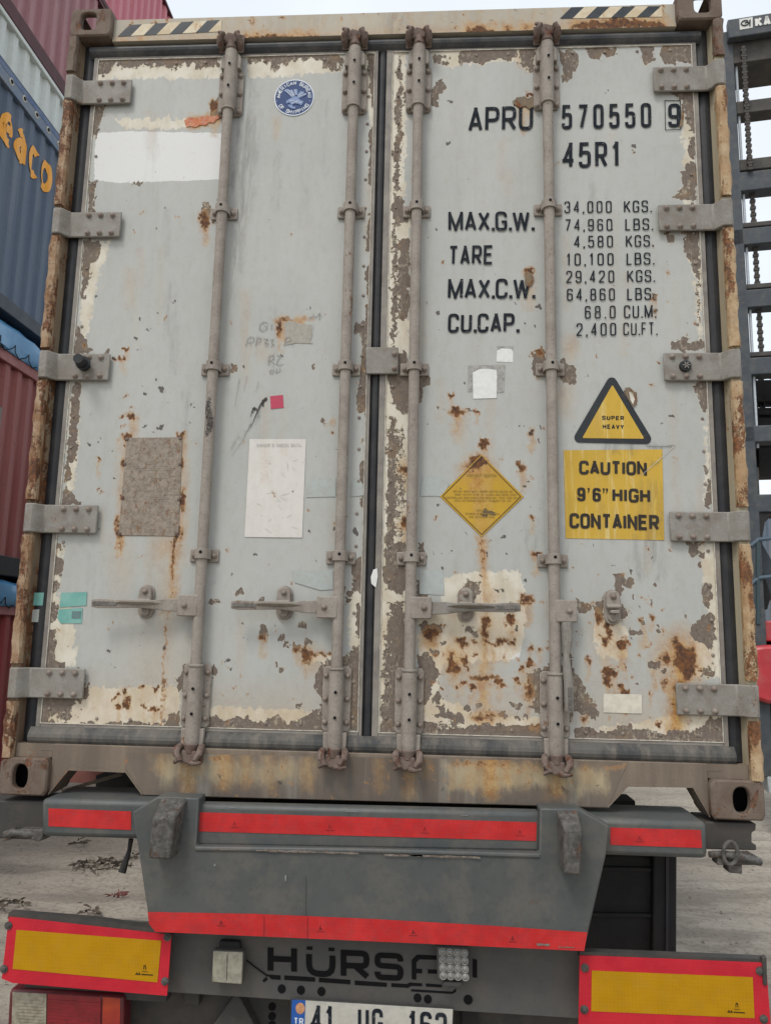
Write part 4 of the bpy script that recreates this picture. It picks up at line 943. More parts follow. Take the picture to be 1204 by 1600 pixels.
    o2 = [(xc+.021*math.cos(math.pi*k/n), zc+.036+.020*math.sin(math.pi*k/n)) for k in range(n+1)] + [(xc-.024, zc+.006),(xc-.012, zc-.006),(xc+.012, zc-.006),(xc+.024, zc+.006)]
    fl.prism([(x, YD-.014, Z(z)) for x, z in o2], (0,-.012,0)); fl.tube((xc-.022, YD-.030, Z(zc+.004)), (xc+.022, YD-.030, Z(zc+.004)), .007, .007, 10)
    part('catch_flap', fl, M_HW, cb, bevel=.003)
    link('bolt', bolt_me, cb, (xc, YD-.026, Z(zc+.036)))
    fl = MB(); fl.tube((xc, YD-.009, Z(zc-.032)), (xc, YD-.020, Z(zc-.032)), .017, .014, 16).box(xc-.013, xc+.013, YD-.05, YD-.012, Z(zc-.019), Z(zc-.008)); part('catch_tongue', fl, M_HW, cb, bevel=.002)
# centre overlap plate
pl = [W(571,542,.03), W(622,542,.03), W(622,584,.03), W(571,584,.03)]
mb = MB(); mb.prism([(p.x, .030, p.z) for p in pl], (0,.010,0)); lp = part('door_overlap_plate', mb, M_HINGE, CO, bevel=.004)
for v in (553, 576): q = W(616, v, .03); link('bolt', bolt_me, lp, (q.x, .030, q.z))

# ------------------------------------------------------------------ stickers, plates and lettering on the doors
YS, YT = YD - .0020, YD - .0032
M_PAPER = wear('white_paper_label', (0.615,0.60,0.565), (0.585,0.565,0.53), dirt=.12, rough=.7)
M_WHITE = plain('white_sticker', (0.68,0.69,0.67), .6, .3, .1, 60)
M_GREY = plain('old_glue', (0.36,0.355,0.33), .7, .2, .3, 60)
M_REDST = plain('red_sticker', srgb(176,66,88), .5, .3, .05)
M_TEAL = worn('teal_tape', srgb(104,158,150), srgb(122,168,160), .5, 20, bump=.1)
M_PBLUE = worn('pale_blue_tape', (0.385,0.425,0.415), (0.37,0.40,0.385), .5, 25, dust=.35, bump=.1)
M_ABS = plain('emblem_blue', srgb(30,58,108), .5, .3, .1, 40)
M_ABSW = plain('emblem_white', srgb(205,212,220), .5)
M_EAGLE = plain('emblem_eagle', srgb(118,138,176), .5)
M_YEL = wear('yellow_sticker', (0.54,0.35,0.045), (0.49,0.315,0.04), dirt=.35, streaky=.8)
M_YELD = wear('yellow_diamond', (0.50,0.305,0.028), (0.43,0.26,0.024), dirt=.3)
def quad_sticker(name, c, m, y=YS, step=.004, parent=None, label=None):
    o = link(name, grid_mesh(name, [tuple(W(u, v, y)) for u, v in c], step, m), parent)
    if label: o['label'] = label
    return o
def flat(name, c, m, y=YS, parent=None, label=None):
    return part(name, MB().prism([W(u, v, y) for u, v in c], (0, .0006, 0)), m, parent, label=label, smooth=False)
LD, RD = doors
# oval emblem
c0 = W(459.5, 152.5, YS); rr = .0735
disc = part('emblem_sticker', MB().prism([(c0.x+rr*math.cos(t), YS, c0.z+rr*math.sin(t)) for t in [2*math.pi*k/48 for k in range(48)]], (0,.0006,0)), M_ABS, LD, label='round blue emblem sticker with an eagle', smooth=False)
ring = MB()
for k in range(48):
    t0, t1 = 2*math.pi*k/48, 2*math.pi*(k+1)/48
    ring.sheet([(c0.x+r_*math.cos(t), YS-.0004, c0.z+r_*math.sin(t)) for r_, t in ((rr*.975,t0),(rr*1.03,t0),(rr*1.03,t1),(rr*.975,t1))])
part('emblem_rim', ring, M_ABSW, disc, smooth=False)
def arc_text(txt, a0, a1, r, hgt, inward):
    mb = MB(); n = len(txt)
    for i, ch in enumerate(txt):
        if ch == ' ': continue
        t = math.radians(a0 + (a1-a0)*i/(n-1)); q, tot = text_quads(ch, w=.72, s=.18)
        er = Vector((math.cos(t), 0, math.sin(t))); et = Vector((math.sin(t), 0, -math.cos(t)))
        if inward: er = -er; et = -et
        O = c0 + Vector((math.cos(t), 0, math.sin(t)))*r - er*hgt*.5
        for lay, quad in q: mb.sheet([O + et*((p.x - tot/2)*hgt) + er*(p.y*hgt) + Vector((0,-.0008-.0001*lay,0)) for p in quad])
    return mb
part('emblem_lettering', arc_text('AMERICAN BUREAU', 176, 4, rr*.82, rr*.21, False), M_ABSW, disc, smooth=False)
part('emblem_lettering', arc_text('OF SHIPPING', 214, 326, rr*.82, rr*.21, True), M_ABSW, disc, smooth=False)
eg = MB(); lay = 0
for P in ([(430,290),(480,278),(520,300),(560,290),(590,350),(602,400),(590,430),(545,412),(500,350),(450,320)],[(575,285),(635,285),(640,370),(622,388),(600,350)],[(640,372),(690,310),(700,330),(735,320),(720,350),(778,358),(770,385),(720,410),(660,440),(636,418)],
          [(540,432),(620,402),(660,440),(690,470),(734,488),(720,530),(700,552),(660,530),(610,520),(560,542),(520,500),(482,522),(472,480),(500,458)],[(500,540),(560,540),(580,570),(622,582),(610,612),(560,602),(510,572)]):
    k = rr/290; eg.sheet([(c0.x+(u-590)*k, YS-.0008-.0003*lay, c0.z-(v-420)*k) for u, v in P]); lay += 1
part('emblem_eagle', eg, M_EAGLE, disc, smooth=False)
ft = MB(); k = rr/290
for a, b in (((450,300),(560,410)),((490,290),(580,400)),((535,300),(595,395)),((600,300),(615,380)),((650,400),(730,345)),((655,415),(765,372)),((520,480),(600,470)),((560,520),(650,480)),((620,500),(700,510)),((330,480),(332,482)),((825,484),(827,486))):
    p, q = [Vector((c0.x+(u-590)*k, YS-.0028, c0.z-(v-420)*k)) for u, v in (a, b)]; d = (q-p).normalized(); n_ = Vector((-d.z,0,d.x))*k*(4 if (q-p).length > .002 else 10)
    ft.sheet([p-n_, p+n_, q+n_+d*.0005, q-n_+d*.0005])
part('emblem_feathers', ft, M_ABSW, disc, smooth=False)
# labels on the left door
lb = quad_sticker('paper_label', [(390,686),(478,686),(472,840),(382,839)], M_PAPER, parent=LD, label='tall white paper label')
fp = plain('label_print', (0.50,0.49,0.47), .7)
lettering('OWNER S CHECK DATA', (401,698), (470,698), (401,693), YT, fp, lb, 'label_print', w=.6, s=.2)
mb = MB()
for k in range(22):
    u, v = rng.uniform(392, 460), rng.uniform(705, 830); p, q = W(u, v, YT), W(u+rng.uniform(-3,14), v+rng.uniform(-4,10), YT); d = (q-p); n_ = Vector((-d.z,0,d.x)).normalized()*.0006; mb.sheet([p-n_,p+n_,q+n_,q-n_])
part('label_scratches', mb, fp, lb, smooth=False)
M_ORM = worn('orange_old_paint', srgb(188,112,72), srgb(170,88,52), .6, 40, dust=.4, c_dust=(0.5,0.42,0.33))
flat('orange_remnant', [(288,188),(297,183),(306,185),(318,181),(332,182),(345,179),(346,183),(338,187),(334,192),(326,191),(322,196),(312,195),(306,199),(297,197),(291,199)], M_ORM, parent=LD)
flat('red_sticker', [(422,619),(442,617),(443,637),(423,639)], M_REDST, parent=LD)
M_PLATE = worn('data_plate_metal', (0.185,0.15,0.118), (0.27,0.225,0.18), .6, 55, rust=.45, c_rust=(0.13,0.09,0.062), dust=.55, c_dust=(0.34,0.30,0.25), bump=.5)
dp = part('data_plate', MB().prism([W(u,v,YS-.001) for u,v in ((198,684),(285,683),(279,838),(185,836))], (0,.003,0)), M_PLATE, LD, label='dull brown metal data plate rusting at its rivets', bevel=.001)
M_PTXT = plain('plate_print', (0.27,0.23,0.185), .6)
mb = MB()
for k in range(44):
    v = 692 + k*3.2
    u = 204 - (v-684)*.08
    if rng.random() < (.2 if 716 < v < 782 else .8): continue
    while u < 276 - (v-684)*.04:
        L = rng.uniform(2, 9)
        if rng.random() < (.5 if u > 225 else .25):
            mb.sheet([W(u,v,YS-.0022),W(u+L,v,YS-.0022),W(u+L,v+1.1,YS-.0022),W(u,v+1.1,YS-.0022)])
        u += L + rng.uniform(1, 5)
part('plate_print', mb, M_PTXT, dp, smooth=False)['kind'] = 'stuff'
for c in () and ([(262,740),(281,738),(280,765),(262,765)],[(193,742),(212,738),(212,752),(192,758)]): flat('bright_patch', c, plain('bright_plate', (0.50,0.47,0.42), .5, .3, .4, 80), YS-.0028, dp)
for k in range(0): 
    a, b = ((196,722),(283,722)) if k == 0 else ((192,778),(281,776)) if k == 1 else ((193,745),(282,745)) if k == 2 else ((192,755),(282,756))
    flat('plate_fold', [a, b, (b[0],b[1]+1), (a[0],a[1]+1)], M_CAST, YS-.0026, dp)
pin = MB().dome((0,0,0), .007, .005, 8, 2).mesh('rivet', M_RUSTY)
for u, v in ((199,686),(282,685),(195,725),(282,725),(192,778),(280,780),(187,834),(276,834)): q = W(u, v, YS); link('rivet', pin, dp, (q.x, YS-.001, q.z))
flat('teal_tape', [(96,926),(136,925),(135,946),(93,949)], M_TEAL, parent=LD); flat('teal_tape', [(92,952),(129,950),(128,974),(95,974),(90,966)], M_TEAL, parent=LD)
flat('tape_print', [(113,955),(127,955),(126,966),(112,966)], plain('tape_black_print', (0.12,0.2,0.2), .5), YT, LD)
flat('teal_tape', [(54,926),(69,926),(67,946),(52,946)], M_TEAL, .0530, CO); flat('teal_tape', [(48,953),(62,952),(60,972),(46,972)], M_PBLUE, .0530, CO)
flat('pale_blue_tape', [(480,756),(492,748),(524,746),(524,776),(478,777)], M_PBLUE, parent=LD); flat('pale_blue_tape', [(550,752),(560,748),(567,757),(568,774),(548,776)], M_PBLUE, parent=LD)
flat('pale_blue_tape', [(455,892),(520,891),(520,921),(500,922),(460,910)], M_PBLUE, parent=LD)
flat('pale_blue_tape', [(638,743),(648,741),(648,775),(636,775)], M_PBLUE, parent=RD); flat('pale_blue_tape', [(660,743),(690,744),(702,756),(690,775),(656,775)], M_PBLUE, parent=RD)
flat('pale_blue_tape', [(655,892),(692,890),(694,930),(655,928)], M_PBLUE, parent=RD)
gw = part('white_blotch', MB().prism([W(u,v,.044) for u,v in ((583,890),(589,888),(590,900),(587,918),(580,912),(579,902))], (0,.004,0)), M_WHITE, CO, smooth=False)
# right door lettering
LT = dict(y=YT, m=M_INK, parent=RD)
lettering('APRU', (731,206), (832,203), (732,168), w=.60, s=.14, gap=.11, **LT)
lettering('570550', (877,202), (1017,199), (877,164), w=.44, s=.135, gap=.23, **LT)
lettering('9', (1043,199), (1062,198.5), (1043,162), w=.48, s=.14, **LT)
mb = MB()
for a, b in (((1038,157),(1062,157)),((1062,157),(1063,202)),((1063,202),(1039,203)),((1039,203),(1038,157))):
    p, q = W(*a, YT), W(*b, YT); d = q-p; n_ = Vector((-d.z,0,d.x)).normalized()*.0013; mb.sheet([p-n_,p+n_,q+n_,q-n_])
part('check_digit_box', mb, M_INK, RD, smooth=False)
lettering('45R1', (878,263), (969,261), (878,223), w=.48, s=.135, gap=.17, **LT)
lettering('MAX.G.W.', (700,361), (833,360), (700,331), w=.60, s=.145, gap=.085, **LT)
lettering('TARE', (700,414), (770,413), (701,384), w=.52, s=.14, gap=.11, **LT)
lettering('MAX.C.W.', (699,467), (834,466), (700,436), w=.60, s=.145, gap=.085, **LT)
lettering('CU.CAP.', (699,520), (809,519.5), (700,490), w=.58, s=.155, gap=.10, **LT)
for a, b, u0, u1, k0, k1, v, h in (('34,000','KGS.',881,955,974,1017,333,18.5),('74,960','LBS.',882,956,976,1019,361,18.5),('4,580','KGS.',896,957,977,1020,387,18.5),('10,100','LBS.',884,958,978,1021,415,19),
    ('29,420','KGS.',884,959,979,1022,442,19),('64,860','LBS.',885,960,979,1022,470,19),('68.0','CU.M.',913,961,974,1024,498,20),('2,400','CU.FT.',900,962,973,1026,525,20)):
    lettering(a, (u0,v), (u1,v-.6), (u0,v-h), w=.44, s=.105, gap=.25 if ',' in a else .3, **LT)
    lettering(b, (k0,v-1), (k1,v-1.6), (k0,v-1-h), w=.46, s=.105, gap=.16, **LT)
# flakes of lost paint over the lettering
M_FLK = worn('bare_primer', (0.155,0.13,0.105), (0.22,0.155,0.09), .85, 40, rust=.5, c_rust=(0.12,0.05,0.02), bump=.6)
for c in ([(800,158),(812,151),(824,154),(834,149),(834,166),(826,170),(820,165),(812,168),(802,162)],[(818,428),(824,424),(831,428),(834,436),(830,446),(824,448),(819,442),(820,434)],[(1020,462),(1024,460),(1025,467),(1021,468)],[(1021,483),(1025,482),(1024,488),(1020,487)],[(1064,170),(1068,176),(1066,196),(1060,200),(1063,185)]):
    flat('paint_flake', c, M_FLK, YT-.0012, RD)
# small white stickers
flat('old_glue_mark', [(731,571),(789,570),(787,613),(775,614),(775,590),(738,590),(737,612),(730,612)], M_GREY, YS, RD)
flat('white_sticker', [(738,582),(748,577),(760,576),(775,578),(776,590),(775,622),(739,623)], M_WHITE, YS-.0008, RD)
flat('white_sticker', [(776,548),(783,544),(798,545),(801,550),(801,566),(775,565)], M_WHITE, YS, RD); flat('old_glue_mark', [(776,541),(802,541),(801,545),(783,543),(777,547)], M_GREY, YS, RD)
flat('cream_sticker', [(942,1084),(1002,1085),(1002,1115),(942,1113)], plain('cream_sticker', (0.60,0.57,0.48), .6, .3, .15, 40), YS, RD)
# yellow diamond
M_THIN = plain('diamond_print', (0.05,0.035,0.02), .6)
dm = part('yellow_diamond_sticker', MB().sheet([W(u,v,YS+.0004) for u,v in ((752,710),(818,776),(752,839),(686,775))]), M_YELD, RD, smooth=False, label='yellow diamond sticker with a rust run')
dg = grid_mesh('diamond_face', [tuple(W(u,v,YS-.0002)) for u,v in ((752,711.5),(816.5,776),(752,837.5),(687.5,775))], .0035, M_YELD); link('diamond_face', dg, dm)
mb = MB(); DC = [(752,714),(813,776),(752,835),(691,775)]
for i in range(4):
    p, q = W(*DC[i], YT), W(*DC[(i+1) % 4], YT); d = q-p; n_ = Vector((-d.z,0,d.x)).normalized()*.0011; mb.sheet([p-n_,p+n_,q+n_,q-n_])
part('diamond_border', mb, M_THIN, dm, smooth=False)
lettering('AIRTIGHT REEFER', (729,745), (775,745.5), (729,740.5), YT, M_INKF, dm, 'diamond_print', w=.7, s=.2)
for t, u0, u1, v, mm in (('DO NOT OPEN UNTIL DOORS VENTED BELOW 25',708,800,769,M_INKF),('MUST ENTER STOP AT ALARM AND OPEN EACH',710,806,774,M_INKF),('CONTROLLED CONTAINER FOR RESTART TEST AND WAIT',696,811,779,M_INKF),('UNTIL RETURNING AND SET TO SUPPLY OF AIR',710,797,783.5,M_INKF),('REFER TO',744,763,799,M_INKF),('DANGER IN CONFINED AREA',727,780,804,M_INKF),('O2 DEPLETION',732,772,809,M_INKF)):
    lettering(t, (u0,v), (u1,v+.4), (u0,v-3), YT, mm, dm, 'diamond_print', w=.7, s=.22)
# triangle
M_TRB = wear('triangle_black', (0.017,0.022,0.027), (0.025,0.03,0.035), dirt=.05)
def rounded(c, r, n=6):
    o = []; m = len(c)
    for i in range(m):
        a, b, d = Vector(c[i-1]), Vector(c[i]), Vector(c[(i+1) % m]); u = (a-b).normalized(); w_ = (d-b).normalized()
        ha = math.acos(max(-1,min(1,u.dot(w_))))/2; t = r/math.tan(ha); C = b + (u+w_).normalized()*(r/math.sin(ha)); A = b+u*t; B = b+w_*t
        a0 = math.atan2((A-C).y,(A-C).x); a1 = math.atan2((B-C).y,(B-C).x); da = (a1-a0+math.pi) % (2*math.pi) - math.pi
        o += [(C.x+r*math.cos(a0+da*k/n), C.y+r*math.sin(a0+da*k/n)) for k in range(n+1)]
    return o
tri = flat('triangle_sticker', rounded([(955,582),(1023,694),(891,691)], 8), M_TRB, YS, RD, label='black edged yellow warning triangle')
part('triangle_face', MB().sheet([W(u,v,YS-.0008) for u,v in rounded([(956,601),(1006,685.5),(909,684.5)], 1.5)]), M_YEL, tri, smooth=False)
lettering('SUPER', (940,656), (974,656.5), (940,649.5), YT-.0002, M_INK, tri, w=.66, s=.2, gap=.18)
lettering('HEAVY', (941,670), (974,670.5), (941,663), YT-.0002, M_INK, tri, w=.66, s=.2, gap=.18)
flat('paint_flake', [(976,606),(983,605),(990,612),(995,622),(993,632),(988,637),(982,626),(977,618)], M_FLK, YT-.001, RD); flat('pale_scrape', [(982,612),(987,614),(991,624),(988,632),(984,624)], M_SEAL, YT-.0018, RD)
# caution sign
cs = quad_sticker('caution_sticker', [(880,703.5),(1034,702),(1037,844),(883,841)], M_YEL, parent=RD, label='yellow caution sticker with bold black words')
M_INKB = worn('sign_black_print', (0.018,0.014,0.012), (0.03,0.024,0.018), .55, 20, streak=True)
for t, a, b, h, kw in (('CAUTION',(904,741.5),(1010,743),22,dict(w=.70,s=.205,gap=.065)),('9',(901,783),(914,783.3),21.5,dict(w=.56,s=.2)),('6',(925,783.6),(938,784),21.5,dict(w=.56,s=.2)),('HIGH',(956,784.4),(1015,786),22,dict(w=.72,s=.205,gap=.09)),('CONTAINER',(889,825.5),(1029,829),24,dict(w=.66,s=.20,gap=.06))):
    lettering(t, a, b, (a[0], a[1]-h), YT-.0003, M_INKB, cs, **kw)
for u, v, in ((917,762.5),(940.5,763),(945.5,763.2)): flat('tick_mark', [(u,v),(u+3.6,v),(u+3.0,v+5),(u+.6,v+8.5),(u+1.2,v+4)], M_INKB, YT-.0003, cs)
# pencilled marks, label remnant and scratches on the left door
M_PEN = plain('pencil_mark', (0.20,0.20,0.19), .8, .1); M_REM = worn('label_remnant', (0.34,0.325,0.285), (0.29,0.275,0.24), .7, 60, dust=.6, c_dust=(0.40,0.38,0.34))
def scratch(name, pts, w0, w1, m, parent, y=YT):
    P = [W(u, v, y) for u, v in pts]; mb = MB(); n = len(P)
    for i in range(n-1):
        d = (P[i+1]-P[i]).normalized(); q_ = Vector((-d.z, 0, d.x)); a, b = [(w0 + (w1-w0)*j/max(1,n-1))*.001 for j in (i, i+1)]
        off = Vector((0, -.00002*i, 0)); mb.sheet([P[i]-q_*a+off, P[i]+q_*a+off, P[i+1]+q_*b+off, P[i+1]-q_*b+off])
    return part(name, mb, m, parent, smooth=False)
flat('label_remnant', [(444,505),(452,502),(470,506),(486,508),(488,522),(484,534),(489,537),(462,536),(447,539),(446,520)], M_REM, YS, LD)
for pts in ([(418,505),(412,503),(406,508),(405,514),(410,518),(416,515),(417,510),(412,510)],[(425,506),(424,516)],[(384,541),(387,530),(392,526),(397,528),(396,534),(388,537)],[(399,541),(402,528),(408,529),(406,535),(400,536)],[(412,530),(419,530),(413,536),(420,537),(415,542)],[(422,532),(427,530),(424,537),(428,538),(423,542)],
            [(420,571),(421,557),(427,555),(428,561),(422,564),(430,569)],[(433,557),(440,555),(434,563),(432,570),(438,571),(443,569)],[(424,578),(421,583),(426,584),(428,578)],[(433,576),(431,583),(438,580),(437,574)],[(444,541),(447,528),(453,527),(455,532),(448,535)],[(483,498),(488,494),(494,496),(500,489),(499,500)]):
    scratch('pencil_mark', pts, .9, .7, M_PEN, LD)
M_SCRA = plain('dark_scratch', (0.07,0.07,0.065), .8, .1)
for pts, a, b in (([(417,622),(412,625),(406,634),(399,650),(392,668)],4.5,.5),([(398,636),(394,642),(391,652)],3,.4),([(374,592),(371,610),(367,634)],.5,.2),([(386,588),(381,612)],.4,.2),([(404,596),(400,612)],.4,.2),([(392,662),(378,690),(362,712)],.7,.3)):
    scratch('scratch', pts, a, b, M_SCRA, LD)
scratch('scratch', [(1052,697),(1036,712),(1018,728),(1002,742)], .9, .6, M_SEAL, RD, YT-.0008); scratch('scratch', [(1010,697),(1030,698),(1053,696)], 1.2, 1.2, M_PEN, RD, YT)
# marks on the rods: black scrape and pale scuffs
M_SCR = worn('black_scrape', (0.03,0.028,0.026), (0.06,0.055,0.05), .8, 60, dust=.5)
mb = MB(); n = 26
for j in range(48):
    f = (j+.5)/48; z = W(330, 620+f*62, 0).z; dz = (W(330,620,0).z - W(330,682,0).z)/48*1.05
    for k in range(n):
        c = (k+.5)/n*2 - 1; e = (c+.25*math.sin(f*7))**2/.30 + ((f-.5)*2)**2
        if rng.random() > 1.35 - e: continue
        t0, t1 = math.pi/2 - c*1.3 - .055, math.pi/2 - c*1.3 + .055
        mb.sheet([(-.590+.0189*math.cos(t), .015-.0189*math.sin(t), zz) for t, zz in ((t0,z),(t1,z),(t1,z-dz),(t0,z-dz))])
part('black_scrape', mb, M_SCR, CO, smooth=False)['kind'] = 'stuff'

# ------------------------------------------------------------------ THE TRAILER
M_TR = worn('trailer_grey_paint', (0.064,0.072,0.073), (0.080,0.085,0.083), .45, 3, rust=.05, dust=.6, c_dust=(0.125,0.113,0.098), bump=.15, fine=.3)
M_TRD = worn('trailer_dirty_paint', (0.042,0.042,0.04), (0.058,0.052,0.047), .65, 6, dust=.45, c_dust=(0.085,0.07,0.058), bump=.3)
M_TRP = worn('trailer_panel_paint', (0.072,0.073,0.073), (0.085,0.08,0.074), .6, 4, dust=.3, c_dust=(0.13,0.11,0.092), bump=.15)
M_STOP = worn('battered_stop_steel', (0.048,0.046,0.043), (0.085,0.077,0.07), .55, 26, rust=.3, c_rust=(0.06,0.036,0.026), dust=.4, c_dust=(0.20,0.195,0.185), bump=.8)
M_TAPE = worn('red_reflective_tape', (0.43,0.020,0.021), (0.50,0.030,0.030), .45, 16, cells=95, dust=.35, c_dust=(0.25,0.04,0.045), bump=.05, spec=.2, fine=.12)
M_TAPED = plain('tape_mark', (0.20,0.015,0.02), .5)
M_RBRD = worn('red_reflector', (0.43,0.017,0.030), (0.50,0.023,0.036), .5, 10, cells=95, dust=.12, c_dust=(0.30,0.04,0.05), bump=.03, spec=.15, fine=.1)
M_YBRD = worn('yellow_reflector', (0.39,0.20,0.004), (0.43,0.22,0.006), .5, 14, cells=95, dust=.12, c_dust=(0.30,0.2,0.05), bump=.05, spec=.12, fine=.1)
M_DARK = worn('dark_chassis', (0.014,0.014,0.015), (0.022,0.021,0.021), .7, 6, dust=.2, c_dust=(0.04,0.036,0.032), bump=.2)
M_TYRE = worn('tyre_rubber', (0.02,0.02,0.02), (0.03,0.029,0.028), .8, 8, dust=.4, c_dust=(0.10,0.09,0.08))
TR = root('semi_trailer', (0, 0, 0), 'grey semi trailer with red reflective tape under the pale grey container', 'trailer')
def plate(name, px, y, depth, m, parent=TR, bevel=0.0, label=None, smooth=True):
    return part(name, MB().prism([W(u, v, y) for u, v in px], (0, depth, 0)), m, parent, bevel=bevel, label=label, smooth=smooth)
plate('cross_beam', [(64,1248),(240,1252),(240,1313),(64,1308)], -.05, .22, M_TR, bevel=.016, label='left end of the rear cross beam')
plate('cross_beam', [(900,1277),(1104,1284),(1106,1343),(900,1336)], -.05, .22, M_TR, bevel=.016, label='right end of the rear cross beam')
plate('outrigger', [(-30,1250),(70,1252),(70,1313),(-30,1310)], .02, .14, M_TRD, bevel=.006)
plate('outrigger', [(1100,1284),(1181,1287),(1180,1298),(1174,1301),(1174,1318),(1181,1320),(1181,1329),(1100,1327)], .02, .14, M_TRD, bevel=.004)
plate('rear_rail', [(300,1256),(846,1269),(846,1334),(300,1324)], -.075, .055, M_TR, bevel=.014)
bp = plate('bumper_plate', [(207,1269),(246,1245),(311,1247),(306,1322),(842,1333),(843,1263),(903,1264),(951,1291),(946,1337),(912,1487),(575,1472),(241,1457),(231,1430)], -.10, .075, M_TR, bevel=.005)
rg = MB(); rg.path([W(306,1326,-.098), W(560,1329,-.098), W(842,1337,-.098)], .0075, 10); part('plate_edge', rg, M_TR, bp)
def tape(px, y, parent, marks):
    t = part('reflective_tape', MB().prism([W(u, v, y) for u, v in px], (0, .0008, 0)), M_TAPE, parent, smooth=False)
    for f in marks:
        mb = MB(); u = px[0][0]*(1-f) + px[1][0]*f; vt = px[0][1]*(1-f) + px[1][1]*f; vb = px[3][1]*(1-f) + px[2][1]*f; v = vt + (vb-vt)*.55
        mb.sheet([W(u-6,v+5,y-.0006), W(u+7,v+5.4,y-.0006), W(u+7,v+6.5,y-.0006), W(u-6,v+6.1,y-.0006)])
        mb.sheet([W(u-2.5,v+3,y-.0006), W(u,v-4,y-.0006), W(u+3.4,v+3,y-.0006), W(u+1.9,v+3,y-.0006), W(u+.2,v-1,y-.0006), W(u-1.2,v+3,y-.0006)])
        part('tape_mark', mb, M_TAPED, t, smooth=False)
    return t
RR = [o for o in TR.children if o.name.startswith('rear_rail')][0]; CB = [o for o in TR.children if o.name.startswith('cross_beam')]
tape([(308,1269),(838,1285),(837,1314),(308,1299)], -.0768, RR, (.11,.39,.67,.95))
tape([(76,1263),(205,1268),(205,1297),(76,1291)], -.0518, CB[0], ())
tape([(953,1293),(1094,1297),(1096,1325),(953,1320)], -.0518, CB[1], (.32,))
tp = part('reflective_tape', MB().prism([W(u, v, -.1018) for u, v in ((231,1425),(400,1428),(582,1436),(760,1446),(917,1457),(912,1486),(575,1470.5),(243,1456),(233,1444))], (0,.0008,0)), M_TAPE, bp, smooth=False)
for u, v in ((345,1441),(500,1450),(645,1456),(800,1466)):
    mb = MB(); mb.sheet([W(u-6,v+5,-.1026), W(u+7,v+5.4,-.1026), W(u+7,v+6.5,-.1026), W(u-6,v+6.1,-.1026)]); mb.sheet([W(u-2.5,v+3,-.1026), W(u,v-4,-.1026), W(u+3.4,v+3,-.1026)])
    part('tape_mark', mb, M_TAPED, tp, smooth=False)
for u in (412,480): plate('tape_seam', [(u,1431+(u-412)*.03),(u+1.2,1431+(u-412)*.03),(u+1,1463+(u-412)*.045),(u,1463+(u-412)*.045)], -.1026, .0005, M_TAPED, tp, smooth=False)
# weld seam on the plate
mb = MB(); pts = [W(477+rng.uniform(-.8,.8), 1368+k*5.6, -.101) for k in range(12)]; mb.path(pts, [.0018+.0012*(k % 2) for k in range(12)], 6); part('weld_bead', mb, M_TR, bp)
# scuffs along the rail and the bent plate edge
M_SCF = worn('brown_scuff', (0.12,0.09,0.07), (0.155,0.135,0.12), .8, 40, dust=.5); M_SCL = worn('pale_scuff', (0.24,0.25,0.25), (0.17,0.175,0.175), .6, 50)
def scuff(u, v, L, h, y, m, parent):
    n = 9; top = [(u + L*i/n, v + L*.03*i/n - h*rng.uniform(.2,1)) for i in range(n+1)]; bot = [(u + L*i/n, v + L*.03*i/n + h*rng.uniform(.1,.8)) for i in range(n,-1,-1)]
    plate('scuff', top + bot, y, .0004, m, parent, smooth=False)
for u, v, L, h in ((400,1329,70,2.6),(470,1331,90,2.2),(600,1336,60,2.4),(640,1337,110,2.6),(330,1327,40,1.4)): scuff(u, v, L, h, -.1062, M_SCF, bp)
for u, v, L, h in ((358,1262,12,.8),(540,1268,20,.9),(720,1274,10,.7)): scuff(u, v, L, h, -.0770, M_SCL, RR)
for u, v, L, h in ((334,1352,3,3),(445,1372,2.5,7),(838,1476,20,2.6),(872,1480,24,1.4)): scuff(u, v, L, h, -.1032, M_SCL if v < 1400 else M_SCF, bp)
# container stops
def stop(front, top, yf, yb):
    mb = MB(); a, b, c, d = [W(u, v, yf) for u, v in front]; e, f = [W(u, v, yb) for u, v in top]
    g, h = Vector((c.x, yb, c.z)), Vector((d.x, yb, d.z))
    mb.add([a, b, c, d, e, f, g, h], [(0,1,2,3),(0,4,5,1),(1,5,6,2),(3,7,4,0),(2,6,7,3),(4,7,6,5)])
    return part('container_stop', mb, M_STOP, TR, bevel=.007)
stop([(238,1278),(272,1279),(267,1344),(231,1342)], [(252,1245),(294,1246)], -.175, -.098)
stop([(882,1296),(909,1297),(907,1369),(880,1366)], [(868,1264),(903,1265)], -.175, -.098)
# twist locks
def lock(pts, r, extra):
    mb = MB(); mb.path([W(u, v, y) for u, v, y in pts], r, 8)
    for c in extra: mb.prism([W(u, v, -.02) for u, v in c], (0,.05,0))
    return part('twist_lock', mb, M_STOP, TR, bevel=.003)
lock([(8,1306,-.03),(20,1301,-.03),(40,1303,-.02),(66,1304,.0)], [.010,.012,.013,.013], [[(4,1300),(16,1297),(18,1312),(6,1315)],[(30,1296),(68,1296),(68,1308),(60,1316),(50,1312),(30,1308)]])
lk = lock([(1106,1335,0),(1130,1335,-.02),(1155,1339,-.03),(1188,1347,-.02)], [.010,.012,.013,.012], [[(1120,1338),(1176,1336),(1190,1343),(1190,1354),(1178,1352),(1120,1352)],[(1137,1352),(1159,1352),(1159,1366),(1138,1364)]])
rn = MB(); P = [W(1140+11*math.cos(t), 1333+18*math.sin(t), -.035) for t in [2*math.pi*k/18 for k in range(19)]]; rn.path(P, .006, 8); part('lock_ring', rn, M_STOP, lk)
# hanging strap on the left
mb = MB(); mb.path([W(205,1311,0), W(202,1330,0), W(196,1348,-.005), W(191,1363,-.01)], [.008,.007,.010,.013], 8); part('mud_strap', mb, M_DARK, TR)
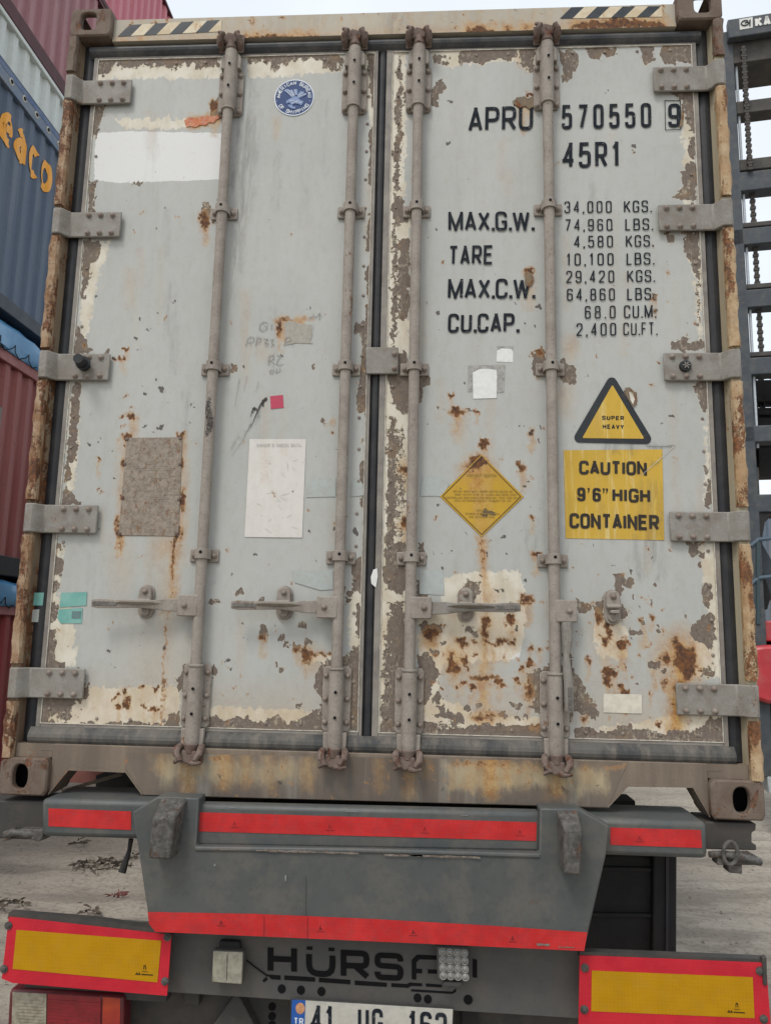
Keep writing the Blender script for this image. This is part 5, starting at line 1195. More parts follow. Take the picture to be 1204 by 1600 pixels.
# rear panel; black inlays imitate the shade inside its cut-out name and holes
RP = plate('rear_panel', [(185,1438),(910,1470),(905,1592),(205,1547)], .0, .008, M_TRP, bevel=.002)
BL = dict(y=-.0022, m=M_BLACK, parent=RP, name='letter_inlay')
lettering('H', (418,1521), (464,1523), (418,1476), w=1.0, s=.2, **BL)
lettering('U', (478,1525), (524,1528), (478,1486), w=1.2, s=.24, **BL)
for a in ((479,1479),(513,1481)): plate('dot_inlay', [a,(a[0]+9,a[1]+.4),(a[0]+9,a[1]+5.5),(a[0],a[1]+5)], -.0022, .002, M_BLACK, RP, smooth=False)
lettering('R', (532,1529), (577,1531), (532,1484), w=1.0, s=.2, **BL)
lettering('S', (585,1531), (630,1533), (585,1488), w=1.0, s=.2, **BL)
lettering('A', (641,1534), (690,1537), (641,1492), w=1.0, s=.2, **BL) if False else None
mb = MB()
for q, u_last in (([(643,1530),(643,1500),(651,1492),(690,1494),(690,1500),(655,1499),(650,1504),(650,1531)],0),([(650,1514),(659,1514.5),(659,1521),(650,1520.5)],0),([(668,1515),(690,1516),(690,1522),(668,1521)],1),([(738,1498),(745,1500),(745,1528),(738,1527)],1)):
    mb.prism([W(u,v,-.0022) for u,v in q], (0,.002,0))
    if u_last: part('letter_inlay', mb, M_BLACK, RP, smooth=False); mb = MB()
for q in ([(417,1523),(438,1524.5),(438,1531),(424,1530)],[(444,1524.5),(492,1527.5),(492,1534),(444,1531)],[(498,1528),(547,1531.5),(547,1538),(498,1534.5)],[(554,1532.5),(604,1536),(604,1542),(554,1539)],[(611,1536.5),(635,1538),(640,1535.5),(659,1537),(659,1541),(642,1540.5),(637,1543.5),(611,1542)],[(665,1537),(690,1539),(690,1543),(665,1541.5)],[(642,1546),(706,1550),(712,1545),(712,1550),(706,1553),(642,1549)],[(410,1532),(416,1526.5),(418,1531),(412,1535)]): part('line_inlay', MB().prism([W(u,v,-.0022) for u,v in q], (0,.002,0)), M_BLACK, RP, smooth=False)
for u, v, r in ((440,1545,.0125),(470,1547,.0125),(502,1549,.0125),(652,1559,.012),(668,1561,.012),(731,1562,.0135)):
    q = W(u, v, -.001); part('hole_inlay', MB().tube((q.x,-.0022,q.z),(q.x,.002,q.z), r, r, 18), M_BLACK, RP)
mb = MB(); mb.path([W(385,1500,-.01), W(400,1512,-.008), W(418,1525,-.004)], .0022, 6); part('lamp_cable', mb, M_BLACK, TR)
# behind and below the panel
plate('lower_wall', [(150,1520),(910,1565),(910,1760),(150,1720)], .10, .02, M_TRD)
plate('lower_bracket', [(365,1556),(374,1557),(402,1612),(402,1660),(325,1655),(330,1606)], .05, .05, M_TRD, bevel=.004)
plate('lower_block', [(286,1545),(311,1547),(311,1572),(288,1570)], .06, .04, M_TRD, bevel=.004)
plate('lower_block', [(720,1576),(745,1578),(745,1660),(720,1660)], .06, .04, M_DARK, bevel=.004)
for u, v in ((425,1573),(425,1588),(425,1602)): q = W(u, v, .098); part('hole_inlay', MB().tube((q.x,.097,q.z),(q.x,.102,q.z), .012,.012,14), M_BLACK, TR)  # black discs in place of the dark inside open holes
# marker boards
bolt2 = MB().tube((0,0,0),(0,-.003,0),.012,.012,10).dome((0,-.003,0), .009, .006, 8, 2).mesh('bolt', M_STOP)
def board(outer, inner, top_edge, y, bolts, mark, lab):
    b = plate('marker_board', outer, y, .004, M_RBRD, label=lab)
    plate('board_face', inner, y-.0012, .0008, M_YBRD, b, smooth=False)
    plate('board_backing', top_edge, y+.004, .03, M_TRD, b)
    for u, v in bolts: q = W(u, v, y); link('bolt', bolt2, b, q)
    u, v = mark; mb = MB()
    mb.sheet([W(u-15,v,y-.002),W(u-12,v-4,y-.002),W(u-10,v-1,y-.002),W(u-8,v-4,y-.002),W(u-6,v+.5,y-.002)])
    mb.sheet([W(u-5,v-1.5,y-.002),W(u+13,v-.3,y-.002),W(u+13,v+1.5,y-.002),W(u-5,v+.5,y-.002)])
    mb.sheet([W(u-4,v-5.5,y-.002),W(u+5,v-5,y-.002),W(u+5,v-4.2,y-.002),W(u-4,v-4.7,y-.002)])
    mb.sheet([W(u-2,v-8,y-.002),W(u-1.5,v-15,y-.002),W(u+2,v-15,y-.002),W(u+2.6,v-8,y-.002),W(u+1.2,v-8,y-.002),W(u+.8,v-13,y-.002),W(u-.4,v-13,y-.002),W(u-.8,v-8,y-.002)])
    part('board_mark', mb, plain('board_print', (0.05,0.03,0.005), .5), b, smooth=False)
board([(14,1433),(31,1434.5),(268,1461),(261,1556),(20,1536),(3,1529)], [(26,1453),(252,1470),(246,1535),(20,1514)], [(14,1426),(150,1437),(268,1455),(268,1464),(12,1436)], -.06, [(14,1446),(7,1514),(258,1533),(262,1464)], (226,1523), 'left red and yellow marker board, tilted')
board([(905,1493),(1196,1505),(1206,1640),(903,1610)], [(924,1516.5),(1175,1527),(1178,1591),(923,1580)], [(905,1487),(1196,1499),(1196,1508),(905,1496)], -.06, [(913,1512),(1186,1517),(912,1577),(1192,1592)], (1150,1582), 'right red and yellow marker board with dented corner')
mb = MB(); mb.prism([W(u,v,-.066) for u,v in ((1190,1497),(1197,1495),(1198,1540),(1192,1540))], (0,.02,0)); part('board_bracket', mb, M_TRD, TR, bevel=.002)
# work lamps
def lamp(c, y, n, mface, lab):
    b = plate('work_lamp', c, y, .03, M_TRP, bevel=.006, label=lab); return b
M_LENS = worn('yellowed_lens', (0.30,0.285,0.225), (0.21,0.20,0.155), .35, 60, bump=.5, spec=.6)
la = lamp([(332,1484.5),(380.5,1486.5),(378.5,1540),(330,1536.5)], -.05, 2, None, 'square work lamp with yellowed lens')
plate('lamp_lens', [(333,1486),(379.5,1488),(377.5,1538.5),(331,1535)], -.054, .006, M_LENS, la, bevel=.004)
plate('lamp_divider', [(354.5,1492),(355.5,1492),(354.5,1532),(353.5,1532)], -.0555, .002, M_TRP, la)
plate('lamp_bracket', [(343,1470),(374,1472),(376,1486),(341,1484)], -.03, .02, M_DARK, la, bevel=.004)
lb2 = lamp([(681,1477),(731,1480),(733,1534),(683,1531)], -.05, 4, None, 'square work lamp with sixteen small lenses')
plate('lamp_lens', [(684,1480),(728,1483),(730,1530),(686,1527)], -.053, .004, worn('lamp_grey_lens', (0.13,0.13,0.12), (0.10,0.10,0.095), .3, 40, spec=.6), lb2, bevel=.003)
M_LED = worn('led_lens', (0.22,0.22,0.205), (0.15,0.15,0.14), .2, 90, spec=.8, bump=.1); M_LEDR = plain('led_ring', (0.34,0.34,0.32), .3)
for r in range(4):
    for c in range(4):
        q = W(690.5 + c*11.6 + r*.5, 1487 + r*12.6 + c*.7, -.055); k = MB().dome(q, .0085, .005, 12, 3); part('led', k, M_LED, lb2)
        k = MB(); k.path([q + Vector((.0095*math.cos(t), -.001, .0095*math.sin(t))) for t in [2*math.pi*i/12 for i in range(13)]], .0013, 5); part('led_ring', k, M_LEDR, lb2)
plate('lamp_bracket', [(694,1534),(722,1535),(720,1543),(690,1541)], -.04, .02, M_TRP, lb2, bevel=.004)
# tail lamp
tl = plate('tail_lamp', [(14,1546),(193,1556),(192,1668),(8,1650)], -.02, .07, worn('lamp_housing', (0.11,0.009,0.013), (0.08,0.007,0.01), .4, 20, spec=.5), bevel=.012, label='red tail lamp with a clear reversing section')
M_LCLR = worn('clear_lens', (0.30,0.275,0.215), (0.20,0.175,0.13), .25, 50, spec=.7, bump=.1); M_LRED = worn('red_lens', (0.22,0.012,0.018), (0.16,0.009,0.013), .3, 30, spec=.6, bump=.1); M_LORG = worn('orange_red_lens', (0.24,0.018,0.012), (0.36,0.04,0.012), .3, 16, spec=.6)
plate('lamp_section', [(20,1550),(73,1553),(71,1652),(17,1648)], -.0225, .002, M_LCLR, tl); plate('lamp_section', [(75,1553),(158,1558),(156,1660),(73,1652)], -.0225, .002, M_LRED, tl); plate('lamp_section', [(161,1558),(188,1560),(187,1662),(159,1660)], -.0225, .002, M_LORG, tl)
mb = MB()
for k in range(16): mb.prism([W(76,1562+k*5.5,-.0245), W(157,1567+k*5.5,-.0245), W(157,1568.6+k*5.5,-.0245), W(76,1563.6+k*5.5,-.0245)], (0,.002,0))
part('lens_ribs', mb, M_LRED, tl, smooth=False); mb = MB()
for k in range(18): mb.prism([W(27,1560+k*5,-.0245), W(68,1562.5+k*5,-.0245), W(68,1563.6+k*5,-.0245), W(27,1561+k*5,-.0245)], (0,.002,0))
part('lens_ribs', mb, M_LCLR, tl, smooth=False)
plate('lamp_mount', [(40,1535),(260,1552),(260,1566),(40,1552)], -.0, .05, M_TRD)
# licence plate
M_NP = plain('plate_white', (0.46,0.445,0.40), .45, .4, .15, 30); M_NB = plain('plate_blue', srgb(38,84,156), .5)
npl = plate('licence_plate', [(454,1560),(709,1575),(707,1634),(452,1618)], -.02, .004, plain('plate_rim', (0.03,0.03,0.03), .5), bevel=.002)
plate('plate_face', [(456,1562),(707,1577),(705,1632),(454,1616)], -.0212, .001, M_NP, npl, smooth=False)
plate('plate_band', [(456,1562),(477,1563.3),(475,1617.5),(454,1616)], -.0224, .001, M_NB, npl, smooth=False)
q = W(469,1575.5,-.023); em = MB(); em.sheet([(q.x+.014*math.cos(t), -.0234, q.z+.016*math.sin(t)) for t in [2*math.pi*k/16 for k in range(16)]]); part('plate_emblem', em, plain('hologram', srgb(205,150,110), .4, .5, .4, 200), npl, smooth=False)
lettering('TR', (459,1600), (474,1601), (459,1590), -.0236, M_ABSW, npl, 'plate_character', w=.6, s=.18)
for t, a, b, h in (('41',(485,1614.5),(521,1616.5),44),('UG',(559,1619),(598,1621.5),45),('163',(637,1624),(698,1628),45)):
    lettering(t, a, b, (a[0], a[1]-h), -.0228, M_INK, npl, 'plate_character', w=.5, s=.15, gap=.14)
plate('notch_filler', [(96,1190),(176,1192),(176,1226),(96,1222)], .55, .08, worn('notch_filler_red', (0.20,0.075,0.062), (0.15,0.06,0.05), .8, 6), CO, smooth=False)  # added red plate, stands for the far red container seen through the notch
plate('notch_filler', [(150,1212),(232,1208),(232,1262),(150,1262)], .42, .1, M_DARK, CO, smooth=False)  # added dark block, makes the right of the left notch read dark
mb = MB(); mb.bar(W(98,1236,.3), W(192,1209,.3), .012, .012); part('floor_brace', mb, M_SILL, CO)
# storage box on the right, chassis, axles
sb = plate('storage_box', [(880,1334),(1022,1338),(1022,1498),(880,1490)], .30, .5, M_DARK, bevel=.01)
plate('box_frame', [(1020,1330),(1057,1331),(1056,1600),(1018,1600)], .27, .55, M_DARK, sb, bevel=.006)
for v in (1354,1426): plate('box_rib', [(900,v),(1018,v+2),(1018,v+9),(900,v+7)], .285, .02, M_DARK, sb, bevel=.004)
plate('box_edge', [(1040,1332),(1044,1332),(1043,1600),(1039,1600)], .262, .01, plain('edge_steel', (0.04,0.04,0.045), .5), sb)
for sx in (-1, 1):
    mb = MB(); mb.box(sx*.47-.07, sx*.47+.07, .18, 10.5, Z(-.06), Z(-.035)).box(sx*.47-.008, sx*.47+.008, .18, 10.5, Z(-.44), Z(-.06)).box(sx*.47-.07, sx*.47+.07, .18, 10.5, Z(-.465), Z(-.44)); part('chassis_rail', mb, M_DARK, TR, smooth=False)
for yy in (.3, 2.2, 4.2, 6.2, 8.2): part('cross_member', MB().box(-1.15 if yy > 1 else -.9, 1.15 if yy > 1 else .9, yy, yy+.12, Z(-.12), Z(-.012)), M_DARK, TR, smooth=False)
ty = MB(); n = 28
prof = [(.26,.28),(.46,.29),(.505,.24),(.51,.0)]; prof = prof + [(r, -x) for r, x in prof[::-1][1:]]
R_ = [[(x*.5, r*math.cos(t), r*math.sin(t)) for t in [2*math.pi*k/n for k in range(n)]] for r, x in prof]
ty.add([p for r_ in R_ for p in r_], [(j*n+k, j*n+(k+1) % n, (j+1)*n+(k+1) % n, (j+1)*n+k) for j in range(len(prof)-1) for k in range(n)])
ty_me = ty.mesh('wheel', M_TYRE); rim_me = MB().tube((-.10,0,0),(.10,0,0), .275, .275, 24).mesh('wheel_rim', M_TRP)
for yy in (2.6, 3.95, 5.3):
    part('axle', MB().tube((-1.0,yy,.51),(1.0,yy,.51), .065, .065, 12), M_DARK, TR)
    for xx in (-1.03, -.70, .70, 1.03): wl = link('wheel', ty_me, TR, (xx, yy, .51)); link('wheel_rim', rim_me, wl)

# ------------------------------------------------------------------ GROUND
kg = NT('dusty_yard'); g1 = kg.noise(.55, 7, .65, (.35,1,1)); g2 = kg.noise(26, 6, .7); g3 = kg.noise(3.2, 7, .68, (.25,1,1), (4,2,0))
gc = kg.mix(kg.ss(g1, .36, .62), (0.40,0.36,0.305), (0.30,0.266,0.22)); gc = kg.mix(kg.math('MULTIPLY', kg.ss(g3, .46, .64), .7), gc, (0.19,0.17,0.145)); gc = kg.mix(kg.math('MULTIPLY', kg.ss(g2, .48, .66), .55), gc, (0.15,0.135,0.115))
kg.bump(kg.math('ADD', g3, kg.math('MULTIPLY', g2, .3)), .8, .03); M_GR = kg.done(gc, .95, 0, .1)
gm = bpy.data.meshes.new('ground')
nx, ny = 200, 220
xs = np.linspace(-5.5, 5.0, nx+1); ys = np.linspace(-1.5, 9.0, ny+1); gx, gy = np.meshgrid(xs, ys); gx = gx.ravel(); gy = gy.ravel()
gzv = .012*np.sin(gx*2.1+1)*np.sin(gy*3.3) + .010*np.sin(gy*7+gx*1.3) + .006*np.sin(gx*11+2*np.sin(gy*5)) + rng.normal(0, .0025, len(gx))
fade = np.clip(np.minimum.reduce([gx+5.5, 5.0-gx, gy+1.5, 9.0-gy])/.6, 0, 1); gzv = gzv*fade
i = (np.arange(ny)[:, None]*(nx+1) + np.arange(nx)[None, :]).ravel()
fc = [tuple(q) for q in np.stack([i, i+1, i+nx+2, i+nx+1], 1).tolist()]; vt = [tuple(p) for p in np.stack([gx, gy, gzv], 1).tolist()]
o = len(vt); B = 1500
vt += [(-5.5,-1.5,0),(5,-1.5,0),(5,9,0),(-5.5,9,0),(-B,-B,0),(B,-B,0),(B,B,0),(-B,B,0)]
fc += [(o,o+4,o+5,o+1),(o+1,o+5,o+6,o+2),(o+2,o+6,o+7,o+3),(o+3,o+7,o+4,o)]
gm.from_pydata(vt, [], fc); gm.materials.append(M_GR); gm.polygons.foreach_set('use_smooth', [True]*len(fc))
tag(link('ground', gm), kind='structure')
# dry scraps and stones
M_SCP = [plain('dry_scrap', (0.135,0.112,0.09), .9), plain('pale_scrap', (0.36,0.32,0.27), .9), plain('stone', (0.26,0.24,0.21), .9)]
def scrap_heap(name, c, spread, n, label, cat, mats, long=.12):
    t = root(name, c, label, cat)
    for mi, m in enumerate(mats):
        mb = MB()
        for k in range(n):
            a = rng.uniform(0, 6.28); r = spread*math.sqrt(rng.random()); L = rng.uniform(.2, 1)*long; th = rng.uniform(0, 6.28); w_ = rng.uniform(.0015,.006)
            p = Vector((c[0]+r*math.cos(a), c[1]+r*math.sin(a)*.5, c[2]+.015+.07*max(0,1-r/spread)*rng.random())); d = Vector((math.cos(th), math.sin(th), rng.uniform(-.25,.35))).normalized()
            s_ = d.cross(Vector((0,0,1))).normalized()*w_; u_ = Vector((0,0,rng.uniform(.004,.012)))
            mb.add([p-s_, p+d*L*.5-s_*.6+u_*2, p+d*L, p+d*L*.5+s_*.8, p+u_], [(0,1,4),(1,2,4),(2,3,4),(3,0,4)])
        q = part('dry_scraps', mb, m, t, smooth=False); q['kind'] = 'stuff'
    return t
scrap_heap('scrap_heap', tuple(WG(158,1356)), .25, 90, 'small heap of dry dark scraps on the dusty ground behind the trailer strap', 'debris', M_SCP[:2])
scrap_heap('scrap_heap', tuple(WG(14,1418)), .18, 30, 'thin scatter of dark twigs at the left edge above the marker board', 'debris', M_SCP[:1])
for (u, v, L, lab) in ((145,1432,.10,'brown scrap lying above the left marker board'),(186,1405,.09,'reddish scrap on the dust near the bumper edge'),(125,1322,.12,'dark stick on the dust below the left cross beam'),(204,1344,.12,'dark twig beside the hanging strap')):
    scrap_heap('ground_scrap', tuple(WG(u, v)), .07, 16, lab, 'debris', M_SCP[:1] if 'reddish' not in lab else [plain('red_scrap', (0.22,0.09,0.08), .9)], L)
pb = MB()
for k in range(1700):
    x, y = rng.uniform(-4.3, 4.2), rng.uniform(-.6, 6.5); r = rng.uniform(.003,.013)*(1.6 if rng.random() < .06 else 1)
    q = [(x+r*math.cos(t)*rng.uniform(.7,1.3), y+r*math.sin(t)*rng.uniform(.7,1.3), .004) for t in (0,1.26,2.5,3.8,5)]; pb.add(q + [(x, y, .006+r*.8)], [(i_, (i_+1) % 5, 5) for i_ in range(5)])
tag(link('pebbles', pb.mesh('pebbles', M_SCP[2], False)), kind='stuff')

# ------------------------------------------------------------------ STACKED CONTAINERS ON THE LEFT
XS, Y0, Y1 = -4.6, 1.0, 13.2
DEP = .042
def corr(y, per=.25, dep=None):
    dep = DEP if dep is None else dep                  # distance behind the outer plane
    t = (y/per) % 1.0
    return 0.0 if t < .36 else dep*(t-.36)/.14 if t < .5 else dep if t < .86 else dep*(1-(t-.86)/.14)
def cpaint(name, c1, c2, **k):
    return worn(name, c1, c2, .6, 1.6, rust=k.get('rust', .08), streak=True, dust=k.get('dust', .35), c_dust=k.get('c_dust', (0.30,0.25,0.22)), bump=.1)
M_MAR = cpaint('dusty_maroon_paint', (0.31,0.145,0.16), (0.26,0.115,0.128), c_dust=(0.38,0.25,0.25)); M_MARD = worn('dark_maroon_rail', (0.075,0.022,0.028), (0.06,0.018,0.022), .6, 6)
M_PNK = cpaint('faded_red_paint', (0.55,0.19,0.235), (0.48,0.155,0.19), c_dust=(0.58,0.28,0.31)); M_WHC = cpaint('white_container_paint', (0.56,0.60,0.58), (0.50,0.54,0.52), c_dust=(0.42,0.42,0.38), rust=.0)
M_BLU = cpaint('dull_blue_paint', (0.085,0.115,0.165), (0.072,0.098,0.145), c_dust=(0.17,0.19,0.21), rust=.0); M_BLR = worn('blue_top_rail', (0.10,0.145,0.22), (0.14,0.17,0.21), .5, 4, dust=.5, c_dust=(0.22,0.23,0.24)); M_BLD = worn('dark_blue_rail', (0.04,0.05,0.065), (0.06,0.07,0.085), .6, 5)
M_RED = cpaint('brown_red_paint', (0.235,0.068,0.06), (0.20,0.055,0.05), c_dust=(0.28,0.13,0.115)); M_REDR = worn('red_rail', (0.30,0.12,0.115), (0.24,0.085,0.08), .6, 5); M_RED2 = cpaint('bright_red_paint', (0.27,0.045,0.05), (0.23,0.04,0.042), rust=.0, dust=.15)
M_TARP = worn('blue_tarpaulin', (0.04,0.17,0.34), (0.06,0.22,0.40), .35, 5, dust=.25, c_dust=(0.18,0.26,0.34), bump=.3, spec=.5)
def stacked(name, z0, z1, wall, rail, bot, label, zr, zb, back=2.44):
    t = root(name, (XS-1.2, (Y0+Y1)/2, Z(z0)), label, 'container', 'containers stacked along the yard')
    n = int((Y1-Y0)/.25*8); mb = MB(); V = []; 
    ys = []
    y = Y0 + .10
    k0 = math.floor(y/.25)
    for k in range(k0, int(Y1/.25)+1):
        for f in (0,.36,.5,.86): 
            yy = (k+f)*.25
            if Y0+.08 < yy < Y1-.08: ys.append(yy)
    for yy in ys: V += [(XS-.03-corr(yy+1e-6), yy, Z(z0+zb)), (XS-.03-corr(yy+1e-6), yy, Z(z1-zr))]
    mb.add(V, [(2*i_, 2*i_+2, 2*i_+3, 2*i_+1) for i_ in range(len(ys)-1)]); w_ = part('side_wall', mb, wall, t, smooth=False)
    part('box_shell', MB().box(XS-back, XS-.10, Y0+.02, Y1-.02, Z(z0+.05), Z(z1-.03)), wall, t, smooth=False)
    part('top_rail', MB().box(XS-.12, XS, Y0+.16, Y1-.16, Z(z1-zr), Z(z1)), rail, t, bevel=.01); part('bottom_rail', MB().box(XS-.12, XS-.004, Y0+.16, Y1-.16, Z(z0), Z(z0+zb)), bot, t, bevel=.01)
    for yy in (Y0, Y1-.162):
        part('corner_post', MB().box(XS-.16, XS+.002, yy, yy+.162, Z(z0), Z(z1)), rail, t, bevel=.006)
    return t, w_
c1, _ = stacked('stacked_container', -GZ, .77, M_RED2, M_REDR, M_RED2, 'bottom red open top container of the stack, under a dark blue tarpaulin', .11, .16)
c2, w2 = stacked('stacked_container', 1.10, 3.60, M_RED, M_REDR, M_DARK, 'brown red container under the bright blue tarpaulin, second from the ground', .13, .22)
DEP = .03
c3, w3 = stacked('stacked_container', 4.02, 6.72, M_BLU, M_BLR, M_BLD, 'blue container with orange lettering on its side', .22, .17)
DEP = .042
c4, _ = stacked('stacked_container', 6.725, 7.285, M_WHC, M_WHC, M_BLR, 'low white corrugated container between the blue and the maroon ones', .06, .02)
c5, _ = stacked('stacked_container', 7.30, 9.38, M_MAR, M_MARD, M_MARD, 'dusty maroon container resting on the white one', .06, .20)
c6, _ = stacked('stacked_container', 9.40, 11.50, M_PNK, M_MARD, M_MARD, 'faded pinkish red container at the very top of the stack', .05, .09)
# rail details
for k in range(42):
    yy = Y0 + .35 + k*.28
    part('rail_eyelet', MB().tube((XS,yy,Z(6.60)),(XS+.012,yy,Z(6.60)), .028,.022,10), M_BLACK, c3); 
    part('eyelet_rim', MB().tube((XS,yy,Z(6.60)),(XS+.006,yy,Z(6.60)), .042,.038,10), M_SEAL, c3)
part('rail_stripe', MB().box(XS-.02, XS+.003, Y0+.2, Y1-.2, Z(6.64), Z(6.71)), worn('rail_blue', (0.045,0.085,0.20), (0.10,0.14,0.22), .5, 7), c3, smooth=False)
part('number_patch', MB().box(XS-.03, XS-.026, 5.05, 5.5, Z(2.5), Z(2.95)), plain('grey_patch', (0.22,0.19,0.17), .7, .2, .4, 10), c2, smooth=False)
# orange lettering following the corrugation
M_ORG = plain('orange_lettering', srgb(226,158,58), .5, .3, .05, 12); M_ORW = plain('pale_letter_edge', srgb(230,215,185), .5)
def side_text(txt, a, b, zb, zt, m, dx, w_, s_):
    q, tot = text_quads(txt, w=w_, s=s_, gap=.05, sub=.03, across=6, wid={}); mb = MB()
    for lay, quad in q:
        P = []
        for p in quad:
            y = a + (b-a)*p.x/tot; P.append((XS-.03-corr(y, dep=.03)+dx+.0006*lay, y, Z(zb+(zt-zb)*p.y)))
        mb.sheet(P)
    part('side_lettering', mb, m, c3, smooth=False)
A_ = WX(-22, 190, XS); B_ = WX(81, 290, XS)
side_text('seaco', 4.64, 6.07, 5.85, 6.36, M_ORG, .010, .60, .19)
# tarpaulins laid over the open tops
def tarp(name, z0, z1, label):
    n = 60; mb = MB(); V = []; prof = [(.012,0.0),(.035,.08),(.040,.45),(.02,.75),(-.06,.95),(-.30,1.0),(-2.40,1.02)]
    for i_ in range(n+1):
        y = Y0+.1 + (Y1-Y0-.2)*i_/n
        for k, (dx, f) in enumerate(prof): V.append((XS + dx + (.02*math.sin(y*5.1+k) + .012*math.sin(y*13+2*k))*(0 if k == 0 else 1), y, Z(z0 + (z1-z0)*f) + .015*math.sin(y*3.3+k*.5)*(1 if 0 < k < 6 else 0)))
    m = len(prof); mb.add(V, [(i_*m+k, (i_+1)*m+k, (i_+1)*m+k+1, i_*m+k+1) for i_ in range(n) for k in range(m-1)])
    t = link(name, mb.mesh(name, M_TARP)); tag(t, label, 'tarpaulin', 'tarpaulins on the stack')
    mb = MB()
    for i_ in range(40):
        y = Y0+.3 + i_*.30; mb.path([(XS+.03, y, Z(z0+.06)), (XS+.045, y+.012, Z(z0+.10)), (XS+.045, y+.022, Z(z0+.02)), (XS+.02, y+.15, Z(z0-.02)), (XS+.03, y+.29, Z(z0+.05))], .006, 5)
    part('lacing', mb, M_BLACK, t)
tarp('tarpaulin', 3.59, 3.93, 'bright blue tarpaulin laced over the brown red container'); tarp('tarpaulin', .76, 1.06, 'lower blue tarpaulin laced over the bottom red container')

# ------------------------------------------------------------------ CONTAINER HANDLER ON THE RIGHT
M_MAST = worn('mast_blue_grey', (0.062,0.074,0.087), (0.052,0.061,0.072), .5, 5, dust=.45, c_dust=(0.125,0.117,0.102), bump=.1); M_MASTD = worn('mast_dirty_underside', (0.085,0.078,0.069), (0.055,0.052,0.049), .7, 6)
M_CHN = worn('greasy_chain', (0.03,0.028,0.026), (0.07,0.06,0.05), .5, 60); M_HRED = worn('handler_red_paint', (0.48,0.03,0.04), (0.40,0.026,0.036), .4, 3, dust=.25, c_dust=(0.40,0.20,0.19), spec=.5)
HP = W(1140, 400, 6.0); HD = Vector((1, -.18, 0)).normalized(); HN = Vector((-.18, -1, 0)).normalized()
def H(u, v, back=0.0):
    d = Vector(_ray(u, v)); c = Vector((CAM_P[0], CAM_P[1], CAM_P[2]+GZ)); p0 = HP - HN*back
    return c + d*((p0-c).dot(HN)/d.dot(HN))
HR = root('container_handler', (HP.x+1.0, HP.y+1.2, 0), 'tall blue grey lifting mast of a red container handler, right of the pale container', 'container handler')
def hplate(name, px, m, back=0, depth=.14, bevel=.006, parent=HR, label=None, ext=None):
    P = [H(u, v, back) for u, v in px]
    return part(name, MB().prism(P, -HN*depth), m, parent, bevel=bevel, label=label)
def hbar(name, vt, vb, m, back=0.0, depth=.16, u0=1140, L=1.9, bevel=.012, u_ref=1200):
    a, b = H(u_ref, vt, back), H(u_ref, vb, back); x0 = (H(u0, (vt+vb)/2, back) - a).dot(HD)
    P = [Vector((a.x,a.y,z)) + HD*t for z, t in ((b.z,x0),(b.z,x0+L),(a.z,x0+L),(a.z,x0))]
    return part(name, MB().prism(P, -HN*depth), m, HR, bevel=bevel)
# left column of the mast, vertical in the place
xl = (H(1128, 60) - H(1140, 400)).dot(HD)
def col(x0, x1, ztop, back, depth, m, zb=.6): 
    b0 = HP - HN*back; P = [Vector((b0.x,b0.y,0)) + HD*t + Vector((0,0,z)) for t, z in ((x0,zb),(x1,zb),(x1,ztop),(x0,ztop))]
    return part('mast_column', MB().prism(P, -HN*depth), m, HR, bevel=.01)
zt = H(1128, 50).z
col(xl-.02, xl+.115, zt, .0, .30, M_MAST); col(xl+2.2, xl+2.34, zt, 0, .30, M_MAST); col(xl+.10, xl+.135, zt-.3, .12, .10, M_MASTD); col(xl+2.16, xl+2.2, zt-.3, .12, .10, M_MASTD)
hbar('mast_header', 20.5, 50, M_MAST, back=-.10, u0=1136, L=2.3, depth=.1)
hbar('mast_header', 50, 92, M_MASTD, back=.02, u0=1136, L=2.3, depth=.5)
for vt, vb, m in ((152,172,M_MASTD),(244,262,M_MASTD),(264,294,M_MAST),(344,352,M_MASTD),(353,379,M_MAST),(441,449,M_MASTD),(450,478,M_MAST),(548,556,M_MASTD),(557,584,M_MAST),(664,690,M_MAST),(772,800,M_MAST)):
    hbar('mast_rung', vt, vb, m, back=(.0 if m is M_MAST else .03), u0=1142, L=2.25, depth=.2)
lk_me = MB().box(-.022, .022, -.012, .012, -.02, .02).mesh('chain_link', M_CHN, False)
a, b = H(1160, 75, -.02), H(1176, 268, -.02)
def chain(a, b, n, nm):
    mb = MB()
    for k in range(n):
        p = a.lerp(b, k/n); d = (b-a).normalized(); mb.obox(p, HD, HN, d, (.030 if k % 2 else .020), .018, (b-a).length/n*.42)
    part(nm, mb, M_CHN, HR, smooth=False)
az = H(1160, 75, -.03); chain(az, Vector((az.x, az.y, H(1176,268,-.03).z)) , 44, 'lift_chain')
q = H(1172, 268, .1); az2 = Vector((q.x, q.y, q.z)); chain(az2, Vector((q.x, q.y, H(1190,592,.1).z)), 60, 'lift_chain')
part('hydraulic_hose', MB().path([Vector((q.x-.10,q.y,z)) for z in (zt-.2, q.z, H(1190,700,.1).z)], .016, 6), plain('pale_hose', (0.5,0.55,0.6), .5), HR)
